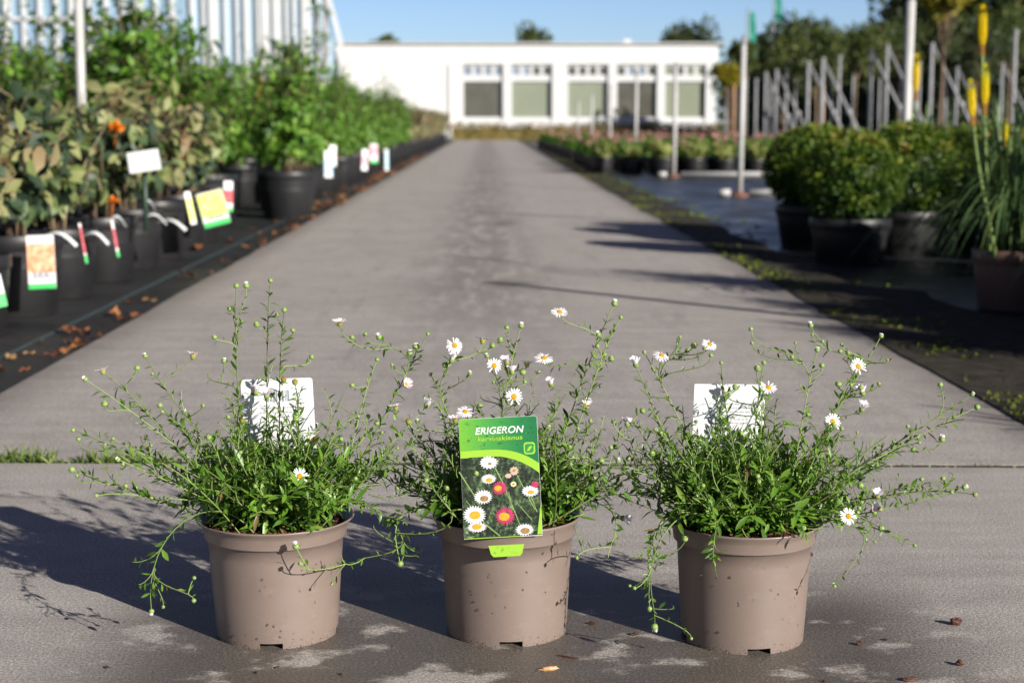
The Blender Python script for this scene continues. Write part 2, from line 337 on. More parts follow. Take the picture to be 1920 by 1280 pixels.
struct("ground_cloth", g, M['cloth'])
g = MB(); g.box((-1.40, 22, -.0095), (.012, 36, .003)); struct("cloth_marking", g, plain("cloth_thread", (.035, .06, .068), .7))
g = MB(); rect_slab(g, 1.36, 12, 2.6, 60, -.045, -.012); struct("damp_ground_cloth", g, M['cloth_wet'])

# moss and dirt along the right edge
R = random.Random(11); g = MB()
for i in range(14000):
    y = 3.1 + 26 * R.random() ** 1.8; x = 1.2 + abs(R.gauss(0, .17)) + max(0, noise.noise((y * .9, 1, 0))) * .18 - .02
    k = noise.noise((x * 3.0, y * 1.6, 2))
    if k < .08 and R.random() < .88: continue
    s_ = R.uniform(.006, .02); p = Vector((x, y, -.012)); va = min(1, max(0, .35 + k * 1.1 + R.uniform(-.2, .2)))
    for q in range(3): g.leaf(p + Vector((R.uniform(-1, 1) * s_, R.uniform(-1, 1) * s_, 0)), Vector((R.uniform(-1, 1), R.uniform(-1, 1), R.uniform(.1, .9))), Vector((0, 0, 1)), s_ * 1.6, s_, va)
o = g.build("moss", M['moss']); tag(o, "green moss along the right edge of the concrete path", "moss", None, "stuff")
g = MB(); R = random.Random(12)
ys = [3.0 + i * .25 for i in range(140)]
a = [(1.19 + noise.noise((y * 2.1, 5, 1)) * .05, y) for y in ys]; b_ = [(1.50 + noise.noise((y * 1.1, 7, 1)) * .10 + (.25 if y < 6.5 else 0), y) for y in ys]
g.prism(b_ + a[::-1], -.02, .003); struct("dirt_edge", g, plain("dirt_edge", (.035, .030, .022), .95, .2, 0, .5, 14, .6))
# grass in the joint between the slabs
g = MB(); R = random.Random(13)
def joint_y(x): return 3.113 - (x + 1.2) * .0385
for i in range(2600):
    x = R.uniform(-1.25, 1.2); dens = 1 if x < -.82 else (.75 if -.80 < x < -.62 else (.35 if x < -.4 else .12))
    if R.random() > dens: continue
    tall = .034 if x < -.85 else (.027 if -.8 < x < -.6 else .010)
    h = tall * R.uniform(.4, 1.2); p = Vector((x, joint_y(x) + R.uniform(-.014, .014), -.006))
    d = Vector((R.uniform(-.9, .9), R.uniform(-.9, .9), 1)); g.leaf(p, d, rv(R), h * 1.3, .004, R.random(), 0, .2, .3)
tag(g.build("joint_grass", M['grass']), "tufts of grass growing in the joint between the slabs", "grass", None, "stuff")
g = MB()
for i in range(60):
    x0 = -1.2 + i * .04; g.box((x0 + .02, joint_y(x0), -.03), (.042, .045, .056 + .004 * noise.noise((x0 * 9, 0, 0))))
struct("slab_joint", g, plain("joint_dirt", (.03, .026, .016), .95, .2, 0, .5, 40, .5))

# ------------------------------------------------------------------ white building at the end of the path
BY = 63.0
def bx(px): return AT(px, 240, BY).x
def bz(py): return AT(960, py, BY).z
bd = thing("nursery_building", "long low white building with five windows across the end of the path", "building", (0, BY, 0))
def bpart(name, boxes, m, parent=bd):
    q = MB()
    for x0, x1, y0, y1, z0, z1 in boxes: rect_slab(q, x0, x1, y0, y1, z0, z1)
    return q.build(name, m, parent)
xl, xr = bx(300), bx(1341); zt, zs, zf = bz(80), bz(235), bz(120)
wins = [(868, 943), (958, 1035), (1063, 1140), (1155, 1231), (1245, 1322)]
zw0, zw1, zt0, zt1 = bz(220), bz(153), bz(141), bz(125)
wl = bx(862)
bpart("wall", [(xl, wl, 0, 6, 0, zf), (wl, xr, .12, 6, 0, zs - .001), (wl, xr, .30, 6, zs, zf)], M['white'])
bpart("fascia", [(xl - .3, bx(1344), -.02, 6.1, zf + .003, bz(84))], M['white'])
bpart("roof", [(xl - .4, bx(1354), -.16, 6.5, bz(84) + .002, zt)], M['fascia'])
edges = [862] + [q for w_ in wins for q in w_] + [1341]
for i in range(0, len(edges), 2): bpart("pillar", [(bx(edges[i]), bx(edges[i + 1]), 0, .298, zs + .002, zf - .002)], M['white_trim'])
bpart("window_sill", [(wl, xr, -.10, .118, zs - .10, zw0 - .12)], M['white_trim'])
def gridframe(xs, zs_, solid, y0, y1, mb):                          # one connected lattice: cells of a grid that are solid
    vid = {}
    def V(i, j, s_):
        if (i, j, s_) not in vid: vid[(i, j, s_)] = len(mb.v); mb.v.append((xs[i], (y0, y1)[s_], zs_[j]))
        return vid[(i, j, s_)]
    ok = lambda i, j: 0 <= i < len(xs) - 1 and 0 <= j < len(zs_) - 1 and solid(i, j)
    for i in range(len(xs) - 1):
        for j in range(len(zs_) - 1):
            if not ok(i, j): continue
            for s_ in (0, 1): mb.face((V(i, j, s_), V(i + 1, j, s_), V(i + 1, j + 1, s_), V(i, j + 1, s_)))
            for (di, dj, p, q_) in ((-1, 0, (i, j), (i, j + 1)), (1, 0, (i + 1, j), (i + 1, j + 1)), (0, -1, (i, j), (i + 1, j)), (0, 1, (i, j + 1), (i + 1, j + 1))):
                if not ok(i + di, j + dj): mb.face((V(*p, 0), V(*q_, 0), V(*q_, 1), V(*p, 1)))
mods = [(['bluepane'] * 4, 'dkpane'), (['bluepane', 'bluepane', 'dkpane', 'dkpane'], 'blind'), (['dkpane'] * 4, 'blind'), (['dkpane', 'bluepane', 'bluepane', 'dkpane'], 'dkpane'), (['blind', 'dkpane', 'blind', 'blind'], 'blind')]
for (a0, a1), (tp, bigm) in zip(wins, mods):
    X0, X1 = bx(a0) + .004, bx(a1) - .004; wn = MB(); wd = (X1 - X0) / 4; mh = .062
    xs_ = [X0, X0 + .03] + [v for k in (1, 2, 3) for v in (X0 + wd * k - mh, X0 + wd * k + mh)] + [X1 - .03, X1]
    gridframe(xs_, [zw0 - .115, zw0, zw1, zt0, zt1, zf - .003], lambda i, j: j in (0, 2, 4) or (j == 1 and i in (0, 8)) or (j == 3 and i % 2 == 0), .10, .22, wn)
    f = wn.build("window", M['white_trim'], bd)
    q = MB(); rect_slab(q, X0 + .032, X1 - (.20 if bigm == 'blind' else .09), .19, .218, zw0 + .002, zw1 - .002); q.build("window_blind" if bigm == 'blind' else "pane", M[bigm], f)
    q = MB(); rect_slab(q, X1 - (.195 if bigm == 'blind' else .085), X1 - .032, .19, .216, zw0 + .002, zw1 - .002); q.build("pane", M['dkpane'], f)
    for k in range(4):
        q = MB(); rect_slab(q, X0 + wd * k + mh + .002, X0 + wd * (k + 1) - mh - .002, .17, .216, zt0 + .004, zt1 - .004); q.build("pane", M[tp[k]], f)
bpart("roof_vent", [(bx(1172), bx(1186), 1, 1.4, zt + .002, zt + .16)], M['white'])
bpart("downpipe", [(bx(842), bx(845), -.08, -.002, 0, zf - .004)], M['white_trim'])

# greenhouse front at the left
GY = 50.0
gh = thing("greenhouse", "tall glazed greenhouse with white glazing bars behind the left hand shrubs", "greenhouse", (0, GY, 0))
def gx(px): return AT(px, 100, GY).x
def gz(py): return AT(600, py, GY).z
G0, G1 = gx(-420), gx(641); gtop = 7.2
q = MB(); q.box(((G0 + G1) / 2, .35, .9), (G1 - G0, .5, 1.8)); q.build("plinth", M['white'], gh)
def slope(z): return max(0, z - gz(78)) * (gx(641) - gx(621)) / (gz(0) - gz(78))
def wallpoly(xa, xb, y, z0, z1, mb):
    pts = [(xa, z0), (xb - (slope(z0) if xb >= G1 - .01 else 0), z0), (xb - (slope(z1) if xb >= G1 - .01 else 0), z1), (xa, z1)]
    b = len(mb.v)
    for yy in (y, y + .04):
        for x, z in pts: mb.v.append((x, yy, z))
    mb.face((b, b + 1, b + 2, b + 3)); mb.face((b + 7, b + 6, b + 5, b + 4))
    for i in range(4): j = (i + 1) % 4; mb.face((b + i, b + 4 + i, b + 4 + j, b + j))
q = MB(); wallpoly(G0, gx(345), .25, 1.802, gtop, q); q.build("glazing", M['glass'], gh)
q = MB(); wallpoly(gx(345) + .002, G1, .25, 1.802, gtop, q); q.build("glazing", M['glass_pale'], gh)
q = MB(); k = -420
while k < 345:
    wd = .13 if (k // 31) % 4 else .24
    q.box((gx(k), .16, (1.802 + gtop) / 2), (wd, .15, gtop - 1.802)); k += 31
q.build("glazing_bars", M['ghframe'], gh)
q = MB(); k = 360; R = random.Random(3)
while k < 632:
    sl_ = slope(gtop) if k > 600 else 0
    rot = Matrix.Rotation(0, 3, 'Y'); q.box((gx(k), .16, (1.802 + gtop) / 2), (R.choice((.06, .09, .14, .26)), .15, gtop - 1.802)) if k < 612 else None; k += R.choice((14, 18, 22))
q.tube([(G1 - .05, .17, 1.81), (G1 - .05 - slope(gz(78)), .17, gz(78)), (G1 - .05 - slope(gtop), .17, gtop)], .10, .10, 4, sm=False)
q.build("glazing_bars", M['ghframe'], gh)
q = MB(); q.box((gx(-40), .15, gz(36)), (gx(330) - gx(-420), .13, .10)); q.build("transom", M['ghframe'], gh)

# clipped ochre hedge under the windows
def leafbox(mb, R, n, x0, x1, y0, y1, z0, z1, L, vf=None, m=0):
    for i in range(n):
        p = Vector((R.uniform(x0, x1), R.uniform(y0, y1), R.uniform(z0, z1)))
        mb.leaf(p, rv(R) + Vector((0, 0, .3)), rv(R), L * R.uniform(.6, 1.3), L * R.uniform(.4, .7), R.random() if vf is None else vf(p), m)
g = MB(); R = random.Random(21)
g.box(((bx(845) + bx(1338)) / 2, 0, .20), (bx(1338) - bx(845) - .3, .5, .40), va=.35)
leafbox(g, R, 4200, bx(845), bx(1338), -.36, .30, .0, .60, .12, lambda p: min(1, max(0, .5 + .5 * noise.noise((p.x * 1.1, 0, p.z)) + R.uniform(-.25, .25))))
hd = thing("low_hedge", "low ochre hedge under the windows of the white building", "hedge", (0, BY - 1.35, 0)); g.build("foliage", M['hedge'], hd)

# ------------------------------------------------------------------ trees
def make_tree(name, label, cat, loc, h, r, trunk_h, n, L, mat, seed, group=None, tr=.05, zs_=1.0, stake=False, vf=None):
    R = random.Random(seed); t = thing(name, label, cat, loc, 0, group)
    q = MB(); top = Vector((R.uniform(-.1, .1), 0, h * .85)); q.tube(bez(Vector((0, 0, -.03)), Vector((0, 0, h * .3)), Vector((R.uniform(-.1, .1), 0, h * .6)), top, 8), tr, tr * .3, 7)
    cz = (trunk_h + h) / 2; rz_ = (h - trunk_h) / 2 * zs_; clumps = []
    for i in range(max(9, int(n / 90))):
        v = rv(R); rr = R.uniform(.35, .95); c = Vector((v.x * r * rr, v.y * r * rr, cz + v.z * rz_ * rr)); clumps.append((c, R.uniform(.24, .42) * r, R.uniform(-.2, .2)))
        st = Vector((0, 0, min(c.z, h * .85) * R.uniform(.6, .85))); 
        if i % 2 == 0: q.tube([st, (st + c) / 2 + Vector((0, 0, .08 * r)), c], tr * .35, tr * .12, 5)
    q.build("trunk", M['trunk'], t)
    if stake: s_ = MB(); s_.tube([(.12, -.05, 0), (.12, -.05, trunk_h * 1.05)], .035, .035, 6); s_.build("stake", M['stake'], t)
    q = MB()
    for i in range(n):
        c, cr, dv = R.choice(clumps); v = rv(R) * (R.random() ** .45) * cr
        va = min(1, max(0, .45 + dv + R.uniform(-.3, .3)))
        q.leaf(c + v, (v.normalized() + rv(R) * .9 + Vector((0, 0, -.2))), rv(R) + Vector((0, 0, .8)), L * R.uniform(.6, 1.3), L * R.uniform(.45, .7), va)
    q.build("crown", mat, t); return t
# small trees beyond the roof
make_tree("tree", "low rounded tree top showing over the left part of the white roof", "tree", (AT(728, 80, 92).x, 92, 0), 5.75, 1.4, 2, 3500, .30, M['treeleaf'], 1)
make_tree("tree", "rounded tree top showing over the middle of the white roof", "tree", (AT(1000, 80, 92).x, 92, 0), 5.95, 1.5, 2, 3500, .30, M['treeleaf'], 2)
make_tree("tree", "dark tree showing over the right end of the white roof", "tree", (AT(1293, 80, 92).x, 92, 0), 6.5, 1.9, 2, 5000, .32, M['treedark'], 3)
# the big dark trees at the right
for i, (px, py, Y, r, mat, lab) in enumerate([
        (1492, 18, 52, 1.5, 'treedark', "dark dense tree standing above the steel posts left of the tall white pole"),
        (1425, 92, 58, 1.5, 'treeleaf', "brownish green tree between the white building and the dark tree"),
        (1590, 60, 54, 1.6, 'treeleaf', "mid green tree between the dark tree and the tall white pole"),
        (1735, -90, 60, 2.0, 'treedark', "bluish dark tree right behind the tall white pole"),
        (1840, -150, 44, 2.3, 'treeleaf', "large olive tree behind the yellow flower spikes"),
        (1960, -170, 42, 2.4, 'treeleaf', "large olive tree cut off by the right edge"),
        (1655, 78, 62, 1.5, 'treedark', "low dark tree just left of the tall white pole")]):
    p = AT(px, py, Y); make_tree("tree", lab, "tree", (p.x, Y, 0), p.z, r, max(.6, p.z * .2), 5600, .26, M[mat], 40 + i, None, .09)
# slender nursery trees with stakes
for i, (px, py, Y, r, mat, lab) in enumerate([
        (1398, 80, 40, .34, 'treeleaf', "slender young tree rising behind the nearest white pole"),
        (1366, 122, 34, .24, 'yellowleaf', "small yellow tree at the right corner of the white building"),
        (1470, 62, 38, .75, 'treeleaf', "young green tree with a bright crown left of the steel posts"),
        (1535, 45, 34, .75, 'treeleaf', "young tree with a pale stake behind the paired steel posts"),
        (1607, 48, 36, .7, 'treeleaf', "young tree with round crown behind the middle steel post"),
        (1690, 40, 38, .7, 'treeleaf', "young dark crowned tree behind the tall white pole"),
        (1770, -45, 25, .34, 'yellowleaf', "young tree with yellow crown and bare brown trunk beside the flower spikes"),
        (1835, 20, 33, .8, 'treedark', "young dark tree behind the tallest flower spike"),
        (1900, 10, 36, .85, 'treeleaf', "young olive crowned tree near the right edge")]):
    p = AT(px, py, Y); make_tree("young_tree", lab, "tree", (p.x, Y, 0), p.z, r, p.z - 1.7 * r, 2200, .10, M[mat], 70 + i, "young trees in the nursery rows", .035, 1.0, i % 2 == 1)
# dark mass of shrubs behind the posts
g = MB(); R = random.Random(33)
for x0 in range(8, 30, 1): g.ellip((x0 + R.uniform(-.3, .3), 47.6 + R.uniform(-.4, .4), .85), (.75, .7, 1.0 + R.uniform(-.2, .3)), 8, 6, 0, .1, .1, None, R)
leafbox(g, R, 9000, 7.4, 30, 46.3, 48, 0, 2.1, .2, lambda p: min(1, max(0, .45 + .6 * noise.noise((p.x * .8, p.y, p.z * .9)) + R.uniform(-.2, .2))))
tag(g.build("distant_shrubbery", M['treedark']), "dark mass of shrubs behind the rows of steel posts", "shrubs", None, "stuff")

# ------------------------------------------------------------------ steel posts with slanting braces
def make_post(h, brace, wd=.055):
    t = thing("support_post", "", "post"); q = MB(); q.tube([(0, 0, -.03), (0, 0, h)], wd / 2, wd / 2, 8); q.ellip((0, 0, h), (wd * .8, wd * .8, wd * .55), 8, 5); q.build("pole", M['galv'], t)
    if brace:
        q = MB(); q.tube([(wd * .3, -.01, h - .03), (h * .52, -.06, .0)], wd * .36, wd * .36, 8); q.build("brace", M['galv'], t)
        q = MB(); q.ellip((h * .26, -.05, h * .5), (.06, .05, .05), 8, 5); q.build("clamp", M['galv'], t)
    return t
posts = [(1516, 118, 28, 1), (1543, 112, 26, 1), (1575, 106, 30, 0), (1634, 96, 26, 1), (1664, 88, 28, 1), (1748, 84, 26, 1), (1795, 128, 31, 1), (1436, 138, 30, 1), (1456, 132, 32, 1), (1372, 158, 34, 0),
         (1418, 150, 33, 0), (1710, 136, 30, 0), (1880, 120, 30, 1), (1850, 140, 34, 0), (1362, 152, 40, 0), (1492, 150, 38, 0), (1600, 140, 38, 0), (1690, 145, 38, 0), (1820, 150, 38, 0), (1445, 160, 36, 0), (1475, 128, 34, 0), (1560, 150, 40, 0), (1650, 150, 36, 0), (1725, 118, 33, 0), (1775, 130, 34, 0), (1905, 60, 24, 0)]
ords = ["third", "fourth", "fifth", "sixth", "seventh", "eighth"]
for i, (px, py, Y, br) in enumerate(sorted(posts)):
    p = AT(px, py, Y); t = make_post(p.z, br, .058 if Y < 29 else .05); t.location = (p.x, Y, 0); t.rotation_euler = (0, 0, random.Random(i).uniform(-.25, .1))
    where = ("left of the round box shrubs" if px < 1430 else "behind the left box shrub" if px < 1530 else "behind the front box shrub" if px < 1700 else "right of the tall white pole")
    n_ = sum(1 for a_ in sorted(posts)[:i] if (a_[0] < 1430, a_[0] < 1530, a_[0] < 1700) == (px < 1430, px < 1530, px < 1700))
    t["label"] = ("%s grey steel post%s %s, counted from the left" % (["first", "second", "third", "fourth", "fifth", "sixth", "seventh", "eighth", "ninth", "tenth", "eleventh"][n_], " with brace" if br else "", where)); t["group"] = "galvanised posts in the tree rows"
# teal banners
for px, y0, y1, Y, lab in ((1408, 22, 118, 45, "narrow teal banner hanging beside the nearest white pole"), (1457, -10, 40, 50, "small teal banner in front of the dark tree")):
    a_ = AT(px, y0, Y); c_ = AT(px, y1, Y); t = thing("banner", lab, "banner", (a_.x, Y, 0)); q = MB(); q.tube([(-.09, 0, -.03), (-.09, 0, a_.z + .1)], .03, .025, 6); q.build("pole", M['galv'], t)
    q = MB(); n_ = 8
    for i in range(n_ + 1):
        z = a_.z + (c_.z - a_.z) * i / n_
        for x_ in (-.06, .20): q.v.append((x_ * (1 - .05 * (n_ - i)), .03 * math.sin(i * 1.3 + x_ * 5), z))
    for i in range(n_): q.face((2 * i, 2 * i + 1, 2 * i + 3, 2 * i + 2))
    q.build("cloth", M['teal'], t)

# ------------------------------------------------------------------ white sprinkler poles
pole_spots = [(2.33, 4.12, 1.22, "white sprinkler pole out of sight to the right whose long shadow crosses the path"), (2.42, 9.30, 1.36, "tall white pole rising behind the round box shrubs"),
              (2.33, 14.75, 1.37, "white pole with a white foot on the damp mat, nearest to the pink roses"), (2.33, 20.0, 1.33, "white pole in front of the rightmost window"), (2.33, 25.2, 1.40, "white pole in front of the fourth window"),
              (2.33, 30.4, 1.30, "far white pole among the pink roses right of the middle window"), (2.33, 35.8, 1.26, "second farthest white pole beyond the pink roses"), (2.33, 41, 1.2, "farthest short white pole beyond the pink roses"),
              (-2.35, 9.4, 1.55, "white pole standing among the left hand shrubs")]
for x, y, h, lab in pole_spots:
    hh = .30 if 9 < y < 9.35 else .09
    t = thing("sprinkler_pole", lab, "pole", (x, y, -.012), 0, "white sprinkler poles")
    q = MB(); q.tube([(0, 0, 0), (.012, 0, h)], .027, .027, 10); q.build("pole", M['pole'], t)
    q = MB(); q.lathe([(.0, .035), (.05, .035), (.085, .012), (.09, 0)], 12); q.build("foot", M['rust'], t)
    q = MB(); q.lathe([(.02, 0), (.024, .05), (.018, .055), (.014, hh), (.0, hh)], 10, c=(.012, 0, h)); q.build("sprinkler_head", M['galv'], t)
for x0, x1, y, lab in ((2.14, 2.24, 14.75, "short white pipe left of the nearest standing pole foot"), (2.42, 2.95, 14.75, "short white pipe right of the nearest standing pole foot"), (2.14, 2.24, 20.0, "white pipe left of the pole before the roses"), (2.42, 4.4, 20.0, "long white pipe lying before the pink roses")):
    q = MB(); q.tube([(x0, y, .022), (x1, y, .022)], .034, .034, 8); tag(q.build("ground_pipe", M['pole']), lab, "pipe", "white pipes on the damp mat")

# ------------------------------------------------------------------ potted plants in the rows
def black_pot(r, h, parent, mat='black', seg=24, fill='coir', rim=.012):
    q = MB(); q.lathe([(0, .001), (r * .80, .001), (r * .82, .004), (r * .955, h - .055), (r * .96, h - .05), (r, h - .045), (r * 1.0, h - .003), (r * .985, h), (r * .955, h - .003), (r * .93, h * .6)], seg)
    q.build("pot", M[mat], parent)
    q = MB(); rr = r * .952; b = 0
    R = random.Random(int(r * 1000)); rings = [(0, .012), (rr * .5, .008), (rr * .8, .0), (rr, -.004)]; q.lathe([(max(a, .001), h - .03 + z + R.uniform(-.003, .003)) for a, z in rings], 14, sm=True)
    for i in range(30): a = R.uniform(0, 2 * PI); d = R.random() ** .5 * rr * .9; q.ellip((math.cos(a) * d, math.sin(a) * d, h - .022), (.012, .009, .007), 5, 3, 0, 0, .2, None, R)
    q.build("mulch", M[fill], parent)
def branchy(R, base, n, H, spread, L, leaf_n, leafL, leafW, vf, stem_r, droop=.25, zmin=0, upward=.5, t00=.12, hi=False):
    st, lf = MB(), MB()
    for i in range(n):
        az = R.uniform(0, 2 * PI); h = H * R.uniform(.6, 1.0); sp = spread * R.uniform(.3, 1.0)
        a = Vector((math.cos(az) * .03, math.sin(az) * .03, base)); d = Vector((math.cos(az) * sp, math.sin(az) * sp, base + h))
        pts = bez(a, a + Vector((0, 0, h * .35)), a.lerp(d, .6) + Vector((R.uniform(-.06, .06), R.uniform(-.06, .06), h * .1)), d, 8)
        st.tube(pts, stem_r, stem_r * .35, 5, 0, R.random())
        def leaves(pts, n_, t0):
            for k in range(n_):
                t = t0 + (1 - t0) * (k + R.random()) / n_; i0 = min(len(pts) - 2, int(t * (len(pts) - 1))); fr = t * (len(pts) - 1) - i0
                p = pts[i0].lerp(pts[i0 + 1], fr); tg = (pts[i0 + 1] - pts[i0]).normalized(); v = rv(R); v = (v - tg * v.dot(tg)).normalized()
                if p.z < zmin: continue
                dd = (v + tg * upward + Vector((0, 0, -droop))).normalized(); s_ = R.uniform(.55, 1.2)
                lf.leaf(p, dd, tg + Vector((0, 0, .4)) + rv(R) * .5, leafL * s_, leafW * s_, vf(p, R), 0, .2, R.uniform(-.1, .5), hi)
        leaves(pts, leaf_n, t00)
        for k in range(6):
            p = pts[1].lerp(pts[3], R.random()); v = rv(R); v.z = abs(v.z) * .5; ln = H * R.uniform(.12, .26); leaves([p, p + v * ln * .5 + Vector((0, 0, .02)), p + v * ln], max(4, int(leaf_n * .5)), .15)
        for k in range(R.randint(2, 5)):
            t = R.uniform(.3, .9); p = pts[int(t * 8)]; v = rv(R); v.z = abs(v.z) * .8 + .15; ln = H * R.uniform(.12, .32); e = p + v.normalized() * ln
            sp_ = bez(p, p + v * ln * .3, p + v * ln * .6 + Vector((0, 0, ln * .15)), e, 4); st.tube(sp_, stem_r * .5, stem_r * .2, 4, 0, R.random()); leaves(sp_, max(3, int(leaf_n * .7)), .1)
    return st, lf
def proto_withered(seed, pal, n, H, spread, leaf_n):
    R = random.Random(seed); t = thing("withered_shrub", "", "shrub"); black_pot(.155, .27, t)
    st, lf = branchy(R, .25, n, H, spread, 0, leaf_n, .088, .046, lambda p, R: min(1, max(0, R.choice(pal) + R.uniform(-.06, .06))), .0045, .45, .38, .25, .3, True)
    for i in range(12):
        a = Vector((R.uniform(-.18, .18), R.uniform(-.18, .18), .32 + R.random() * H * .55)); e = a + Vector((R.uniform(-.14, .14), R.uniform(-.14, .14), R.uniform(.02, .2))); st.tube([a, a.lerp(e, .5) + rv(R) * .02, e], .0035, .002, 4, 0, R.uniform(.7, 1))
    st.build("stems", M['twig'], t); lf.build("foliage", M['withered'], t); return t
def proto_bright(seed, H=.98, spread=.30, n=17, mat='bright', pr=.18, ph=.30):
    R = random.Random(seed); t = thing("green_shrub", "", "shrub"); black_pot(pr, ph, t)
    st, lf = branchy(R, ph - .02, n, H, spread, 0, 18, .062, .034, lambda p, R: min(1, max(0, R.gauss(.5, .24))), .0045, .05, ph - .02, .55)
    st.build("stems", M['twig'], t); lf.build("foliage", M[mat], t); return t
_dk = (.02, .08, .12, .15, .2, .25, .28, .3, .36, .42, .5, .7); _ol = (.12, .25, .4, .45, .48, .5, .55, .58, .6, .66, .72, .3); _dry = (.2, .45, .55, .6, .66, .7, .74, .78, .8, .85, .92, .97)
wp = [proto_withered(100, _dry, 8, 0.56, .30, 10), proto_withered(101, _dk, 8, 0.48, .27, 13), proto_withered(102, _ol, 9, 0.52, .30, 11), proto_withered(103, _dk + _ol, 7, 0.50, .32, 11), proto_withered(104, _dk + _ol, 8, 0.46, .26, 13)]
bp_ = [proto_bright(200 + i, [.92, 1.05, .78, 1.12][i], [.26, .34, .32, .26][i], [13, 16, 15, 12][i]) for i in range(4)]
op = [proto_bright(230 + i, .72, .30, 15, 'olive', .16, .26) for i in range(2)]
used = set()
def place(protos, i, loc, rz, label, group, s=1, sz=None):
    o = protos[i % len(protos)]
    if o.name in used: return dup(o, loc, rz, label, group, s, sz)
    used.add(o.name); o.location = loc; o.rotation_euler = (0, 0, rz); o.scale = (s, s, sz or s); o["label"] = label; o["group"] = group; return o
R = random.Random(77)
MZ = -.012
front = [(-1.66, 5.08), (-1.66, 5.66), (-1.67, 6.24), (-1.66, 6.90), (-1.67, 7.50), (-1.67, 8.05), (-1.67, 8.62), (-1.68, 9.2)]
wl_ = ["withered shrub in a black pot at the left edge, nearest the camera", "withered shrub behind the orange rose label in the front row", "withered shrub second right of the orange rose label, thin red label on its pot", "withered shrub below the blank white tag in the front row",
       "withered shrub with a white loop label, left of the yellow label", "withered shrub behind the yellow and green label", "withered shrub behind the red and white label", "last withered shrub before the large green shrub"]
for i, ((x, y), lab) in enumerate(zip(front, wl_)): place(wp, i, (x, y, MZ), R.uniform(0, 6.28), lab, "withered shrubs in black pots", R.uniform(.90, 1.10))
for row, x in enumerate((-2.08, -2.5)):
    y = 5.5 + row * .3
    while y < 9.6: place(wp, R.randint(0, 4), (x + R.uniform(-.05, .05), y, MZ), R.uniform(0, 6.28), "withered shrub in a black pot in the rows behind the front one", "withered shrubs in black pots", R.uniform(.92, 1.25)); y += .64
gl = "leafy green shrub in a black pot in the rows left of the path"
firsts = {0: "large green shrub whose whole black pot shows at the path edge", 1: "second green shrub of the front row, beside the blue label", 2: "third green shrub of the front row, left of the pink labels"}
y, k = 11.32, 0
fr_ys = []
while y < 30.5:
    sc_ = (1.12 if k == 0 else R.uniform(.74, 1.10)); place(bp_, k + (1 if k == 0 else 0) * 4 + 1, (-1.40 if k == 0 else -1.56 - R.uniform(0, .05), y, MZ), R.uniform(0, 6.28), firsts.get(k, "leafy green shrub in the front row farther along the path"), "green shrubs in black pots", sc_)
    fr_ys.append(y); y += (.95 if k < 2 else .72) + R.uniform(-.05, .08); k += 1
for row, x in enumerate((-2.12, -2.62, -3.15, -3.7)):
    y = 9.9 + .2 * row
    while y < (30 if row < 2 else 20): place(bp_, R.randint(0, 3), (x + R.uniform(-.06, .06), y, MZ), R.uniform(0, 6.28), gl, "green shrubs in black pots", R.uniform(.85, 1.2)); y += R.uniform(.66, .95)
for (x, y, s_) in ((-2.12, 10.05, 1.32), (-1.82, 10.5, 1.14), (-2.45, 10.0, 1.22), (-3.1, 9.6, 1.1)): place(bp_, R.randint(0, 3), (x, y, MZ), R.uniform(0, 6.28), "tallest bright green shrub, rising beside the left white pole" if s_ == 1.32 else gl, "green shrubs in black pots", s_)
y = 31; k = 0
while y < 58:
    for x in (-1.6, -2.2): place(op, k, (x, y, MZ), R.uniform(0, 6.28), "brownish feathery shrub at the far end of the left row", "brownish shrubs at the far end", R.uniform(.98, 1.12)); k += 1
    y += .95
# one staked sapling left of the building roof
p = AT(605, 0, 22); t = make_tree("sapling", "slender sapling tied to a cane in front of the greenhouse corner", "tree", (p.x, 22, 0), p.z + .3, .14, 1.2, 150, .05, M['bright'], 90, None, .02)
q = MB(); q.tube([(.03, 0, 0), (.03, 0, p.z + .2)], .016, .016, 6); q.build("cane", M['stake'], t)
# orange blossoms held in the withered shrubs
def blossom(px, py, Y, r, lab):
    R = random.Random(int(px)); q = MB()
    for i in range(26): v = rv(R); v.z = abs(v.z); q.leaf(AT(px, py, Y), v, rv(R), r * 1.2, r * .8, R.uniform(.3, .8), 0, .2, .3)
    q.tube([AT(px, py, Y), AT(px - 6, py + 60, Y + .05)], .003, .003, 4, 0, .3)
    return tag(q.build("orange_blossom", leafy("orange_petal_%d" % px, [(0, (.5, .12, .01)), (1, (.80, .28, .02))], .3)), lab, "flower")
blossom(218, 243, 6.9, .035, "bright orange blossom in the withered shrubs above the white tag"); blossom(488, 152, 12.2, .02, "small red orange blossom in the green shrubs"); blossom(212, 378, 6.6, .025, "dull orange blossom low in the shrubs left of the white tag")

# ------------------------------------------------------------------ plant labels in the left rows
def fotomat(name, stops, scale):
    m, n, l, b = _mat(name); tc = n.new("ShaderNodeTexCoord"); t = _noise(n, l, scale, 5, .7, tc.outputs["Object"]); r = _ramp(n, stops); l.new(t.outputs["Fac"], r.inputs[0]); l.new(r.outputs[0], b.inputs["Base Color"]); b.inputs["Roughness"].default_value = .35; return m
ORG = fotomat("orange_rose_print", [(.35, (.62, .16, .08)), (.5, (.72, .36, .20)), (.65, (.80, .58, .42))], 45)
YEL = fotomat("yellow_flower_print", [(.3, (.45, .68, .68)), (.45, (.62, .72, .22)), (.6, (.75, .70, .10)), (.7, (.70, .76, .60))], 28)
RED = fotomat("red_flower_print", [(.35, (.30, .02, .03)), (.6, (.62, .10, .12))], 40); BLU = fotomat("blue_flower_print", [(.35, (.18, .40, .55)), (.6, (.60, .72, .78))], 40)
